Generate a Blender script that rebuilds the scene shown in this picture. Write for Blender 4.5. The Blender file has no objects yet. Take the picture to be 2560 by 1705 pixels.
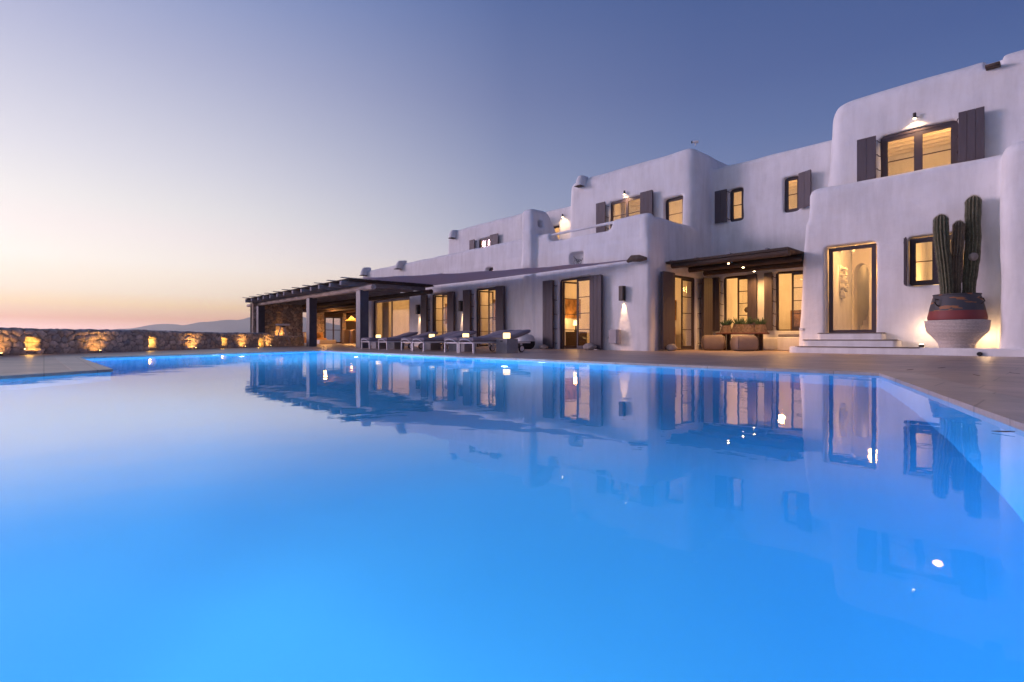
import bpy, bmesh, math, random
import numpy as np
from mathutils import Vector, Matrix, noise as mnoise
random.seed(7)
R = math.radians
C = bpy.context.scene.collection
SC = bpy.context.scene

# ------------------------------------------------------------------ frame of reference
# World X runs along the villa front (towards the right end), world Y goes into the villa, Z up.
# The camera stands over the pool at the origin and looks obliquely along the front.
HAZE = True
F_PX = 1285.0; HZ = 847.0; CX = 1280.0; CAM_H = 0.36
TH = math.atan(1 / .9105)
SN, CS = math.sin(TH), math.cos(TH)
def c2w(x, y):            # metres right / ahead of the camera -> world x, y
    return (x * CS - y * SN, x * SN + y * CS)
def gp(px, py, z=0.0):    # measured point on level z
    d = (CAM_H - z) * F_PX / (py - HZ)
    return c2w((px - CX) / F_PX * d, d)

# ------------------------------------------------------------------ scene graph helpers
def tag(o, label=None, cat=None, group=None, kind=None):
    if label: o['label'] = label
    if cat: o['category'] = cat
    if group: o['group'] = group
    if kind: o['kind'] = kind
    return o
def empty(name, loc, rz=0, label=None, cat=None, group=None):
    o = bpy.data.objects.new(name, None); C.objects.link(o)
    o.location = loc; o.rotation_euler = (0, 0, rz); o.empty_display_size = .2
    return tag(o, label, cat, group)
def copy_tree(o, parent=None):
    c = o.copy(); C.objects.link(c); c.parent = parent
    for ch in [x for x in bpy.data.objects if x.parent == o]:
        copy_tree(ch, c)
    return c
def link(name, me, mat, parent=None, world=False, smooth=None):
    o = bpy.data.objects.new(name, me); C.objects.link(o)
    if mat is not None and not me.materials: me.materials.append(mat)
    if parent is not None:
        o.parent = parent
        if world:
            m = Matrix.Identity(4); p = parent; chain = []
            while p is not None:
                chain.append(p); p = p.parent
            for q in reversed(chain):
                m = m @ q.matrix_parent_inverse @ (Matrix.Translation(q.location) @ q.rotation_euler.to_matrix().to_4x4())
            o.matrix_parent_inverse = m.inverted()
    return o
class MB:
    def __init__(s): s.bm = bmesh.new()
    def box(s, a, b, bev=0, seg=2, M=None, taper=None):
        x0, y0, z0 = a; x1, y1, z1 = b
        t = taper or (0, 0, 0, 0)
        vs = [(x0, y0, z0), (x1, y0, z0), (x1, y1, z0), (x0, y1, z0),
              (x0 + t[0], y0 + t[2], z1), (x1 - t[1], y0 + t[2], z1), (x1 - t[1], y1 - t[3], z1), (x0 + t[0], y1 - t[3], z1)]
        tb = bmesh.new(); V = [tb.verts.new(v) for v in vs]
        for f in ((0, 3, 2, 1), (4, 5, 6, 7), (0, 1, 5, 4), (1, 2, 6, 5), (2, 3, 7, 6), (3, 0, 4, 7)):
            tb.faces.new([V[i] for i in f])
        if bev: bmesh.ops.bevel(tb, geom=tb.edges[:], offset=bev, segments=seg, affect='EDGES', profile=.5)
        s._join(tb, M); return s
    def _join(s, tb, M=None):
        if M is not None: bmesh.ops.transform(tb, matrix=M, verts=tb.verts)
        me = bpy.data.meshes.new('t'); tb.to_mesh(me); tb.free(); s.bm.from_mesh(me); bpy.data.meshes.remove(me)
    def tube(s, pts, rad, n=8, cap=True):
        pts = [Vector(p) for p in pts]; rs = rad if isinstance(rad, (list, tuple)) else [rad] * len(pts)
        rings = []; up = Vector((0, 0, 1))
        for i, p in enumerate(pts):
            d = (pts[min(i + 1, len(pts) - 1)] - pts[max(i - 1, 0)]).normalized()
            u = d.cross(up) if abs(d.dot(up)) < .95 else d.cross(Vector((1, 0, 0)))
            u.normalize(); v = d.cross(u)
            rings.append([s.bm.verts.new(p + (u * math.cos(2 * math.pi * k / n) + v * math.sin(2 * math.pi * k / n)) * rs[i]) for k in range(n)])
        for a, b in zip(rings, rings[1:]):
            for k in range(n): s.bm.faces.new((a[k], a[(k + 1) % n], b[(k + 1) % n], b[k]))
        if cap: s.bm.faces.new(rings[0][::-1]); s.bm.faces.new(rings[-1])
        return s
    def lathe(s, prof, c=(0, 0, 0), n=32, rfun=None, cap=True):
        rings = []
        for r, z in prof:
            rings.append([s.bm.verts.new((c[0] + (rfun(r, z, k / n) if rfun else r) * math.cos(2 * math.pi * k / n),
                                          c[1] + (rfun(r, z, k / n) if rfun else r) * math.sin(2 * math.pi * k / n), c[2] + z)) for k in range(n)])
        for a, b in zip(rings, rings[1:]):
            for k in range(n): s.bm.faces.new((a[k], a[(k + 1) % n], b[(k + 1) % n], b[k]))
        if cap: s.bm.faces.new(rings[0][::-1]); s.bm.faces.new(rings[-1])
        return s
    def mesh(s, name, smooth=False, angle=None):
        bmesh.ops.recalc_face_normals(s.bm, faces=s.bm.faces[:])
        me = bpy.data.meshes.new(name); s.bm.to_mesh(me); s.bm.free()
        if smooth: me.polygons.foreach_set('use_smooth', [True] * len(me.polygons))
        if smooth and angle:
            me.set_sharp_from_angle(angle=R(angle))
        return me
    def build(s, name, mat, parent=None, world=False, smooth=False, angle=40):
        return link(name, s.mesh(name, smooth, angle), mat, parent, world)

# ------------------------------------------------------------------ materials
def srgb(r, g, b):
    f = lambda c: (c / 255 / 12.92) if c / 255 <= .04045 else ((c / 255 + .055) / 1.055) ** 2.4
    return (f(r), f(g), f(b), 1)
def nmat(name):
    m = bpy.data.materials.new(name); m.use_nodes = True
    nt = m.node_tree; nt.nodes.clear()
    out = nt.nodes.new('ShaderNodeOutputMaterial'); return m, nt, out
def N(nt, t, **k):
    n = nt.nodes.new(t)
    for a, b in k.items():
        if a in n.inputs: n.inputs[a].default_value = b
        else: setattr(n, a, b)
    return n
def pbr(name, col, rough=.7, metal=0, var=.12, scale=6, bump=0, bscale=60, spec=.4, coords='Object', sheen=0, stretch=None):
    """principled with a two-octave tone variation and a fine bump"""
    m, nt, out = nmat(name); L = nt.links.new
    p = N(nt, 'ShaderNodeBsdfPrincipled', Roughness=rough, Metallic=metal)
    p.inputs['Specular IOR Level'].default_value = spec
    L(p.outputs[0], out.inputs[0])
    tc = N(nt, 'ShaderNodeTexCoord'); src = tc.outputs[coords]
    if stretch:
        mp = N(nt, 'ShaderNodeMapping'); mp.inputs['Scale'].default_value = stretch; L(src, mp.inputs[0]); src = mp.outputs[0]
    nz = N(nt, 'ShaderNodeTexNoise', Scale=scale, Detail=6.0, Roughness=.6); L(src, nz.inputs['Vector'])
    mr = N(nt, 'ShaderNodeMapRange'); mr.inputs['From Min'].default_value = .3; mr.inputs['From Max'].default_value = .7
    mr.inputs['To Min'].default_value = 1 - var; mr.inputs['To Max'].default_value = 1 + var; L(nz.outputs[0], mr.inputs[0])
    mx = N(nt, 'ShaderNodeVectorMath', operation='SCALE'); mx.inputs[0].default_value = col[:3]; L(mr.outputs[0], mx.inputs['Scale'])
    L(mx.outputs[0], p.inputs['Base Color'])
    if bump:
        nb = N(nt, 'ShaderNodeTexNoise', Scale=bscale, Detail=4.0); L(src, nb.inputs['Vector'])
        b = N(nt, 'ShaderNodeBump', Strength=1.0, Distance=bump); L(nb.outputs[0], b.inputs['Height']); L(b.outputs[0], p.inputs['Normal'])
    return m
def emis(name, col, strength):
    m, nt, out = nmat(name)
    e = N(nt, 'ShaderNodeEmission', Strength=strength); e.inputs[0].default_value = col
    nt.links.new(e.outputs[0], out.inputs[0]); return m

def plaster_mat():
    m, nt, out = nmat('plaster'); L = nt.links.new
    p = N(nt, 'ShaderNodeBsdfPrincipled', Roughness=.85); p.inputs['Specular IOR Level'].default_value = .2; L(p.outputs[0], out.inputs[0])
    tc = N(nt, 'ShaderNodeTexCoord')
    n1 = N(nt, 'ShaderNodeTexNoise', Scale=.9, Detail=7.0, Roughness=.65); L(tc.outputs['Object'], n1.inputs['Vector'])
    mp = N(nt, 'ShaderNodeMapping'); mp.inputs['Scale'].default_value = (3.5, 3.5, .5); L(tc.outputs['Object'], mp.inputs[0])
    n2 = N(nt, 'ShaderNodeTexNoise', Scale=1.4, Detail=6.0, Roughness=.6); L(mp.outputs[0], n2.inputs['Vector'])
    ad = N(nt, 'ShaderNodeMath', operation='ADD'); L(n1.outputs[0], ad.inputs[0]); L(n2.outputs[0], ad.inputs[1])
    cr = N(nt, 'ShaderNodeValToRGB'); e = cr.color_ramp.elements
    e[0].position = .36; e[0].color = (.71, .695, .685, 1); e[1].position = .58; e[1].color = (.85, .84, .84, 1)
    hf = N(nt, 'ShaderNodeMath', operation='MULTIPLY'); hf.inputs[1].default_value = .5; L(ad.outputs[0], hf.inputs[0]); L(hf.outputs[0], cr.inputs[0])
    L(cr.outputs[0], p.inputs['Base Color'])
    n3 = N(nt, 'ShaderNodeTexNoise', Scale=3.2, Detail=8.0, Roughness=.55); L(tc.outputs['Object'], n3.inputs['Vector'])
    b = N(nt, 'ShaderNodeBump', Strength=.7, Distance=.028); L(n3.outputs[0], b.inputs['Height']); L(b.outputs[0], p.inputs['Normal'])
    return m
def deck_mat(name, c1, c2, size=.6, rot=0.0):
    m, nt, out = nmat(name); L = nt.links.new
    p = N(nt, 'ShaderNodeBsdfPrincipled', Roughness=.42); p.inputs['Specular IOR Level'].default_value = .55; L(p.outputs[0], out.inputs[0])
    tc = N(nt, 'ShaderNodeTexCoord'); mp = N(nt, 'ShaderNodeMapping'); mp.inputs['Rotation'].default_value = (0, 0, rot); L(tc.outputs['Object'], mp.inputs[0])
    br = N(nt, 'ShaderNodeTexBrick', Scale=1.0); br.offset = .5
    br.inputs['Brick Width'].default_value = size * 1.6; br.inputs['Row Height'].default_value = size; br.inputs['Mortar Size'].default_value = .006
    br.inputs['Color1'].default_value = c1; br.inputs['Color2'].default_value = c2; br.inputs['Mortar'].default_value = tuple(v * .62 for v in c1[:3]) + (1,)
    L(mp.outputs[0], br.inputs['Vector'])
    nz = N(nt, 'ShaderNodeTexNoise', Scale=1.3, Detail=8.0, Roughness=.7); L(tc.outputs['Object'], nz.inputs['Vector'])
    mr = N(nt, 'ShaderNodeMapRange'); mr.inputs['From Min'].default_value = .3; mr.inputs['From Max'].default_value = .7
    mr.inputs['To Min'].default_value = .68; mr.inputs['To Max'].default_value = 1.25; L(nz.outputs[0], mr.inputs[0])
    sc = N(nt, 'ShaderNodeVectorMath', operation='SCALE'); L(br.outputs[0], sc.inputs[0]); L(mr.outputs[0], sc.inputs['Scale']); L(sc.outputs[0], p.inputs['Base Color'])
    n2 = N(nt, 'ShaderNodeTexNoise', Scale=28.0, Detail=5.0); L(tc.outputs['Object'], n2.inputs['Vector'])
    iv = N(nt, 'ShaderNodeMath', operation='MULTIPLY_ADD'); iv.inputs[1].default_value = -1.2; L(br.outputs['Fac'], iv.inputs[0]); L(n2.outputs[0], iv.inputs[2])
    b = N(nt, 'ShaderNodeBump', Strength=1.0, Distance=.004); L(iv.outputs[0], b.inputs['Height']); L(b.outputs[0], p.inputs['Normal'])
    return m
def stone_mat():
    m, nt, out = nmat('field_stone'); L = nt.links.new
    p = N(nt, 'ShaderNodeBsdfPrincipled', Roughness=.85); p.inputs['Specular IOR Level'].default_value = .25; L(p.outputs[0], out.inputs[0])
    at = N(nt, 'ShaderNodeAttribute', attribute_name='stone'); tc = N(nt, 'ShaderNodeTexCoord')
    nz = N(nt, 'ShaderNodeTexNoise', Scale=9.0, Detail=9.0, Roughness=.7); L(tc.outputs['Object'], nz.inputs['Vector'])
    mr = N(nt, 'ShaderNodeMapRange'); mr.inputs['From Min'].default_value = .3; mr.inputs['From Max'].default_value = .7
    mr.inputs['To Min'].default_value = .6; mr.inputs['To Max'].default_value = 1.35; L(nz.outputs[0], mr.inputs[0])
    sc = N(nt, 'ShaderNodeVectorMath', operation='SCALE'); L(at.outputs['Color'], sc.inputs[0]); L(mr.outputs[0], sc.inputs['Scale']); L(sc.outputs[0], p.inputs['Base Color'])
    n2 = N(nt, 'ShaderNodeTexNoise', Scale=22.0, Detail=8.0, Roughness=.65); L(tc.outputs['Object'], n2.inputs['Vector'])
    b = N(nt, 'ShaderNodeBump', Strength=1.0, Distance=.02); L(n2.outputs[0], b.inputs['Height']); L(b.outputs[0], p.inputs['Normal'])
    return m
def glass_mat():
    m, nt, out = nmat('window_glass'); L = nt.links.new
    t = N(nt, 'ShaderNodeBsdfTransparent'); t.inputs[0].default_value = (.93, .93, .93, 1)
    g = N(nt, 'ShaderNodeBsdfGlossy', Roughness=.02); lw = N(nt, 'ShaderNodeLayerWeight', Blend=.5); pw = N(nt, 'ShaderNodeMath', operation='POWER'); pw.inputs[1].default_value = 5.0; L(lw.outputs['Facing'], pw.inputs[0])
    fr = N(nt, 'ShaderNodeMath', operation='MULTIPLY_ADD'); fr.inputs[1].default_value = .45; fr.inputs[2].default_value = .05; L(pw.outputs[0], fr.inputs[0])
    mx = N(nt, 'ShaderNodeMixShader'); L(fr.outputs[0], mx.inputs[0]); L(t.outputs[0], mx.inputs[1]); L(g.outputs[0], mx.inputs[2]); L(mx.outputs[0], out.inputs[0])
    return m
def water_mat():
    m, nt, out = nmat('pool_water'); L = nt.links.new
    tc = N(nt, 'ShaderNodeTexCoord')
    n1 = N(nt, 'ShaderNodeTexNoise', Scale=1.6, Detail=2.0); L(tc.outputs['Object'], n1.inputs['Vector'])
    n2 = N(nt, 'ShaderNodeTexNoise', Scale=9.0, Detail=2.0); L(tc.outputs['Object'], n2.inputs['Vector'])
    a = N(nt, 'ShaderNodeMath', operation='MULTIPLY_ADD'); a.inputs[1].default_value = .12; L(n2.outputs[0], a.inputs[0]); L(n1.outputs[0], a.inputs[2])
    b = N(nt, 'ShaderNodeBump', Strength=1.0, Distance=.0028); L(a.outputs[0], b.inputs['Height'])
    rf = N(nt, 'ShaderNodeBsdfRefraction', Roughness=.05, IOR=1.33); rf.inputs[0].default_value = (.9, .96, 1, 1)
    gl = N(nt, 'ShaderNodeBsdfGlossy', Roughness=.018)
    L(b.outputs[0], rf.inputs['Normal']); L(b.outputs[0], gl.inputs['Normal'])
    fr = N(nt, 'ShaderNodeLayerWeight', Blend=.5); L(b.outputs[0], fr.inputs['Normal'])
    mr = N(nt, 'ShaderNodeValToRGB'); E = mr.color_ramp.elements; st = [(0, .02), (.43, .028), (.577, .038), (.708, .07), (.758, .15), (.809, .34), (.861, .60), (.913, .67), (.965, .52), (1, .44)]
    while len(E) < len(st): E.new(.5)
    for e_, (p, v) in zip(E, st): e_.position = p; e_.color = (v, v, v, 1)
    L(fr.outputs['Facing'], mr.inputs[0])
    mx = N(nt, 'ShaderNodeMixShader'); L(mr.outputs[0], mx.inputs[0]); L(rf.outputs[0], mx.inputs[1]); L(gl.outputs[0], mx.inputs[2]); L(mx.outputs[0], out.inputs[0])
    va = N(nt, 'ShaderNodeVolumeAbsorption', Density=.2); va.inputs[0].default_value = (.15, .72, .97, 1); L(va.outputs[0], out.inputs['Volume'])
    return m
def pool_tile_mat():
    m, nt, out = nmat('pool_tile'); L = nt.links.new
    p = N(nt, 'ShaderNodeBsdfPrincipled', Roughness=.5); L(p.outputs[0], out.inputs[0])
    tc = N(nt, 'ShaderNodeTexCoord'); nz = N(nt, 'ShaderNodeTexNoise', Scale=.55, Detail=3.0); L(tc.outputs['Object'], nz.inputs['Vector'])
    cr = N(nt, 'ShaderNodeValToRGB'); e = cr.color_ramp.elements
    e[0].position = .3; e[0].color = (.11, .45, .70, 1); e[1].position = .7; e[1].color = (.15, .53, .76, 1); L(nz.outputs[0], cr.inputs[0]); L(cr.outputs[0], p.inputs['Base Color'])
    return m
def pot_mat():   # worn glazed jar: grey slip over terracotta, a red band below
    m, nt, out = nmat('glazed_jar'); L = nt.links.new
    p = N(nt, 'ShaderNodeBsdfPrincipled', Roughness=.6); L(p.outputs[0], out.inputs[0])
    tc = N(nt, 'ShaderNodeTexCoord'); sp = N(nt, 'ShaderNodeSeparateXYZ'); L(tc.outputs['Object'], sp.inputs[0])
    mp = N(nt, 'ShaderNodeMapping'); mp.inputs['Scale'].default_value = (1.6, 1.6, 7); L(tc.outputs['Object'], mp.inputs[0])
    nz = N(nt, 'ShaderNodeTexNoise', Scale=1.7, Detail=5.0); L(mp.outputs[0], nz.inputs['Vector'])
    cr = N(nt, 'ShaderNodeValToRGB'); e = cr.color_ramp.elements; cr.color_ramp.interpolation = 'LINEAR'
    e[0].position = .56; e[0].color = (.055, .055, .065, 1); e[1].position = .58; e[1].color = (.30, .12, .045, 1); L(nz.outputs[0], cr.inputs[0])
    gt = N(nt, 'ShaderNodeMath', operation='LESS_THAN'); gt.inputs[1].default_value = .805; L(sp.outputs[2], gt.inputs[0])
    mx = N(nt, 'ShaderNodeMix', data_type='RGBA'); L(gt.outputs[0], mx.inputs[0]); L(cr.outputs[0], mx.inputs[6]); mx.inputs[7].default_value = (.22, .04, .04, 1)
    L(mx.outputs[2], p.inputs['Base Color']); return m

def sail_mat():
    m, nt, out = nmat('sail_cloth'); L = nt.links.new
    d = N(nt, 'ShaderNodeBsdfDiffuse'); d.inputs[0].default_value = (.76, .69, .74, 1); t = N(nt, 'ShaderNodeBsdfTranslucent'); t.inputs[0].default_value = (.74, .68, .76, 1)
    mx = N(nt, 'ShaderNodeMixShader'); mx.inputs[0].default_value = .55; L(d.outputs[0], mx.inputs[1]); L(t.outputs[0], mx.inputs[2]); L(mx.outputs[0], out.inputs[0]); return m
M = {
 'plaster': plaster_mat(),
 'deck': deck_mat('deck_stone', (.46, .33, .26, 1), (.42, .30, .235, 1)),
 'coping': deck_mat('coping_stone', (.50, .40, .33, 1), (.45, .36, .30, 1), .45),
 'stone': stone_mat(), 'glass': glass_mat(), 'water': water_mat(), 'tile': pool_tile_mat(), 'jar': pot_mat(),
 'frame': pbr('dark_frame', (.062, .045, .055), .5, var=.1), 'shutter': pbr('shutter_paint', (.085, .066, .078), .55, var=.12, scale=3, bump=.002, stretch=(8, 8, .6)),
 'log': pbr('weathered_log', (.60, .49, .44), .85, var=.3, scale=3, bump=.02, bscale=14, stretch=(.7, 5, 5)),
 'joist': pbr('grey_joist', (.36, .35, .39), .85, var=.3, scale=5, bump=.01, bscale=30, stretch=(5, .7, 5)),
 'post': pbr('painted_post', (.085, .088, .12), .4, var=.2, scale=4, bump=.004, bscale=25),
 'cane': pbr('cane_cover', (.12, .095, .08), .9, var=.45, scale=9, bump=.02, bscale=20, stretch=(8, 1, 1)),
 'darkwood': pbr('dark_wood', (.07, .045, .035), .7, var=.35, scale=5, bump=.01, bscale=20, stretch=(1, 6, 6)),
 'trunk': pbr('driftwood', (.12, .085, .065), .9, var=.45, scale=8, bump=.03, bscale=18),
 'sail': sail_mat(),
 'alu': pbr('pale_metal', (.58, .56, .60), .35, metal=.2, var=.05), 'cushion': pbr('mattress_cloth', (.25, .215, .25), .95, var=.1, scale=7, bump=.003, bscale=130),
 'concrete': pbr('grey_concrete', (.30, .28, .29), .85, var=.15, scale=7, bump=.004, bscale=50),
 'black': pbr('black_plastic', (.015, .014, .016), .6), 'bronze': pbr('bronze_lamp', (.05, .04, .035), .45, metal=.3),
 'pouf': pbr('pouf_cloth', (.27, .21, .18), .95, var=.1, scale=5, bump=.003, bscale=100), 'white': pbr('white_paint', (.72, .70, .70), .5, var=.04),
 'greybox': pbr('grey_box', (.42, .38, .40), .5, var=.04), 'rope': pbr('white_rope', (.62, .55, .51), .9, var=.25, scale=30, bump=.008, bscale=90, stretch=(1, 1, 3)),
 'cactus': pbr('cactus_skin', (.10, .098, .058), .7, var=.35, scale=7, bump=.006, bscale=40), 'cactus_old': pbr('cactus_old_skin', (.17, .135, .09), .8, var=.35, scale=7, bump=.006, bscale=40),
 'spine': pbr('cactus_spine', (.52, .46, .34), .7), 'bud': pbr('cactus_bud', (.27, .24, .22), .8),
 'wicker': pbr('wicker', (.22, .155, .125), .85, var=.4, scale=20, bump=.02, bscale=40), 'aloe': pbr('aloe_leaf', (.055, .10, .055), .5, var=.3, scale=6),
 'rock': pbr('pebble_rock', (.34, .29, .26), .85, var=.25, scale=10, bump=.01, bscale=30), 'grey_cushion': pbr('seat_pad', (.26, .24, .25), .95, var=.08),
 'tabletop': pbr('painted_tabletop', (.16, .06, .05), .55, var=.3, scale=2), 'hall': pbr('hall_plaster', (.80, .74, .66), .9, var=.05),
 'curtain': pbr('curtain_cloth', (.62, .50, .38), .9, var=.12, scale=4), 'sofa': pbr('sofa_cloth', (.55, .30, .14), .9, var=.15), 'linen': pbr('white_linen', (.7, .66, .6), .9, var=.06),
 'painting': pbr('brown_painting', (.25, .13, .05), .7, var=.8, scale=4), 'tread': pbr('slate_tread', (.17, .125, .10), .8, var=.3, scale=10, bump=.008, bscale=40),
 'sea': pbr('sea_water', (.04, .07, .12), .12, var=.1, scale=.002), 'hill': pbr('hill_scrub', (.17, .16, .13), 1.0, var=.25, scale=.002, spec=0),
 'earth': pbr('dry_earth', (.20, .15, .11), 1.0, var=.3, scale=.2),
 'candle': emis('lantern_glow', (1, .66, .25, 1), 18), 'candle2': emis('lantern_glow_pale', (1, .66, .27, 1), 3.2), 'bulb': emis('bulb_glow', (1, .72, .38, 1), 30), 'poollamp': emis('pool_lamp_glow', (.6, .85, 1, 1), 4),
}

# ------------------------------------------------------------------ lights
WARM = (1, .50, .15)
def point(loc, power, col=WARM, radius=.08, parent=None, name='lamp_light'):
    l = bpy.data.lights.new(name, 'POINT'); l.energy = power; l.color = col; l.shadow_soft_size = radius
    o = bpy.data.objects.new(name, l); C.objects.link(o); o.location = loc
    return o
def spot(loc, to, power, angle=50, blend=.6, col=WARM, radius=.02, name='spot_light'):
    l = bpy.data.lights.new(name, 'SPOT'); l.energy = power; l.color = col; l.shadow_soft_size = radius
    l.spot_size = R(angle); l.spot_blend = blend
    o = bpy.data.objects.new(name, l); C.objects.link(o); o.location = loc
    o.rotation_euler = (Vector(to) - Vector(loc)).to_track_quat('-Z', 'Y').to_euler()
    return o

# ------------------------------------------------------------------ sky, sun, camera
SUNLIN = [(0, (1.685, 0.974, 0.718)), (1, (1.737, 0.934, 0.718)), (1.8, (1.278, 0.582, 0.206)), (3, (1.421, 0.969, 0.370)), (4.2, (1.277, 1.083, 0.766)), (7, (1.231, 1.142, 0.997)), (9.5, (1.143, 1.036, 0.962)), (12, (1.021, 0.974, 0.932)), (16, (0.831, 0.814, 0.876))]
def build_world():
    w = bpy.data.worlds.new('World'); SC.world = w; w.use_nodes = True
    nt = w.node_tree; nt.nodes.clear(); L = nt.links.new
    out = N(nt, 'ShaderNodeOutputWorld'); bg = N(nt, 'ShaderNodeBackground'); L(bg.outputs[0], out.inputs[0])
    tc = N(nt, 'ShaderNodeTexCoord'); sp = N(nt, 'ShaderNodeSeparateXYZ'); L(tc.outputs['Generated'], sp.inputs[0])
    el = N(nt, 'ShaderNodeMath', operation='ARCSINE', use_clamp=False); L(sp.outputs[2], el.inputs[0])
    e1 = N(nt, 'ShaderNodeMath', operation='MULTIPLY'); e1.inputs[1].default_value = 2 / math.pi; L(el.outputs[0], e1.inputs[0])
    e2 = N(nt, 'ShaderNodeMath', operation='POWER', use_clamp=True); e2.inputs[1].default_value = .5; L(e1.outputs[0], e2.inputs[0])
    def ramp(stops):
        cr = N(nt, 'ShaderNodeValToRGB'); E = cr.color_ramp.elements; cr.color_ramp.interpolation = 'B_SPLINE' if 0 else 'LINEAR'
        while len(E) < len(stops): E.new(.5)
        for el_, (d, c) in zip(E, stops):
            el_.position = math.sqrt(d / 90); el_.color = c
        L(e2.outputs[0], cr.inputs[0]); return cr
    sun = ramp([(e_, tuple(v) + (1,)) for e_, v in SUNLIN] + [(25, srgb(188, 192, 221)), (35, srgb(128, 150, 204)), (60, srgb(82, 104, 154)), (90, srgb(66, 84, 130))])
    away = ramp([(0, srgb(215, 165, 160)), (3, srgb(215, 160, 140)), (6, srgb(205, 165, 155)), (9, srgb(145, 148, 184)), (12, srgb(112, 130, 176)), (20, srgb(81, 106, 160)), (25, srgb(70, 94, 150)), (35, srgb(60, 84, 139)), (60, srgb(52, 70, 116)), (90, srgb(48, 64, 108))])
    az = R(-70); sx, sy = c2w(math.sin(az), math.cos(az))
    hv = N(nt, 'ShaderNodeCombineXYZ'); L(sp.outputs[0], hv.inputs[0]); L(sp.outputs[1], hv.inputs[1])
    nr = N(nt, 'ShaderNodeVectorMath', operation='NORMALIZE'); L(hv.outputs[0], nr.inputs[0])
    dt = N(nt, 'ShaderNodeVectorMath', operation='DOT_PRODUCT'); L(nr.outputs[0], dt.inputs[0]); dt.inputs[1].default_value = (sx, sy, 0)
    hm = N(nt, 'ShaderNodeMath', operation='MULTIPLY_ADD'); hm.inputs[1].default_value = .5; hm.inputs[2].default_value = .5; L(dt.outputs['Value'], hm.inputs[0])
    fr = N(nt, 'ShaderNodeValToRGB'); E = fr.color_ramp.elements; st = [(0, 0), (.29, .02), (.5, .10), (.67, .25), (.87, .76), (.953, .95), (1, 1)]
    while len(E) < len(st): E.new(.5)
    for e_, (p, v) in zip(E, st): e_.position = p; e_.color = (v, v, v, 1)
    L(hm.outputs[0], fr.inputs[0])
    mx = N(nt, 'ShaderNodeMix', data_type='RGBA'); L(fr.outputs[0], mx.inputs[0]); L(away.outputs[0], mx.inputs[6]); L(sun.outputs[0], mx.inputs[7])
    L(mx.outputs[2], bg.inputs[0]); bg.inputs[1].default_value = 1.0
    # last glow of the set sun, very soft
    l = bpy.data.lights.new('sun_glow', 'SUN'); l.energy = 1.5; l.angle = R(16); l.color = (1, .72, .93)
    o = bpy.data.objects.new('sun_glow', l); C.objects.link(o)
    az = R(-80); dx, dy = c2w(math.sin(az), math.cos(az)); d = Vector((dx, dy, math.tan(R(12))))
    o.rotation_euler = d.to_track_quat('Z', 'Y').to_euler()
build_world()
cam = bpy.data.cameras.new('camera'); co = bpy.data.objects.new('camera', cam); C.objects.link(co); SC.camera = co
co.location = (0, 0, CAM_H); co.rotation_euler = (R(90), 0, TH)
cam.sensor_width = 36; cam.lens = 36 * F_PX / 2560; cam.shift_y = -(852.5 - HZ) / 2560 * -1 * -1
cam.shift_y = (HZ - 852.5) / 2560      # horizon a touch above the middle
cam.clip_start = .05; cam.clip_end = 60000
SC.view_settings.view_transform = 'Standard'; SC.view_settings.look = 'None'; SC.view_settings.exposure = 0; SC.view_settings.gamma = 1
SC.render.resolution_x = 1024; SC.render.resolution_y = 682
cy = SC.cycles; cy.use_denoising = True; cy.sample_clamp_indirect = 3; cy.sample_clamp_direct = 30; cy.max_bounces = 8; cy.volume_bounces = 2; cy.diffuse_bounces = 4; cy.glossy_bounces = 4; cy.transmission_bounces = 6; cy.transparent_max_bounces = 12; cy.blur_glossy = .3

# ------------------------------------------------------------------ ground, pool, sea, hills
pb = gp(798, 876.6); pc = gp(2203, 933.4); pa = gp(196, 894); pe = gp(277, 924)
pd = c2w(3.846 - 1.66 * 2.0, 5.354 - 3.15 * 2.0); pf = c2w(-5.9, -.9)
POOL = [pa, pb, pc, pd, pf, pe]
def offset_poly(P, d):
    n = len(P); out = []
    A = sum(P[i][0] * P[(i + 1) % n][1] - P[(i + 1) % n][0] * P[i][1] for i in range(n)); sg = 1 if A > 0 else -1
    for i in range(n):
        p0, p1, p2 = Vector(P[i - 1]), Vector(P[i]), Vector(P[(i + 1) % n])
        a = (p1 - p0).normalized(); b = (p2 - p1).normalized()
        na = Vector((a.y, -a.x)) * sg; nb = Vector((b.y, -b.x)) * sg
        m = (na + nb); m = m / max(.3, m.dot(na)) if m.length > 1e-6 else na
        out.append(tuple(p1 + m * d))
    return out
def sheet(name, outer, holes, z, mat, parent=None, skirt=0):
    bm = bmesh.new()
    loops = []
    for P in [outer] + holes:
        vs = [bm.verts.new((p[0], p[1], z)) for p in P]; loops.append(vs)
        for i in range(len(vs)): bm.edges.new((vs[i], vs[(i + 1) % len(vs)]))
    bmesh.ops.triangle_fill(bm, use_beauty=True, edges=bm.edges[:], normal=(0, 0, 1))
    for f in bm.faces:
        if f.normal.z < 0: f.normal_flip()
    if skirt:
        for vs in loops:
            lo = [bm.verts.new((v.co.x, v.co.y, z - skirt)) for v in vs]
            for i in range(len(vs)):
                j = (i + 1) % len(vs); bm.faces.new((vs[i], vs[j], lo[j], lo[i]))
    me = bpy.data.meshes.new(name); bm.to_mesh(me); bm.free()
    return link(name, me, mat, parent)
deck_outer = [c2w(-11.3, -4), c2w(9, -4), c2w(30, 10), c2w(22, 40), c2w(-6, 50), c2w(-22, 46), c2w(-24, 30), c2w(-11.3, 29)]
COP = offset_poly(POOL, .34)
tag(sheet('pool_deck', deck_outer, [POOL], 0, M['deck'], skirt=.12), kind='structure')
tag(sheet('pool_coping', COP, [offset_poly(POOL, -.02)], .006, M['coping'], skirt=.05), kind='structure')
WZ = -.022
bm = bmesh.new(); PW = offset_poly(POOL, .05)
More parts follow.
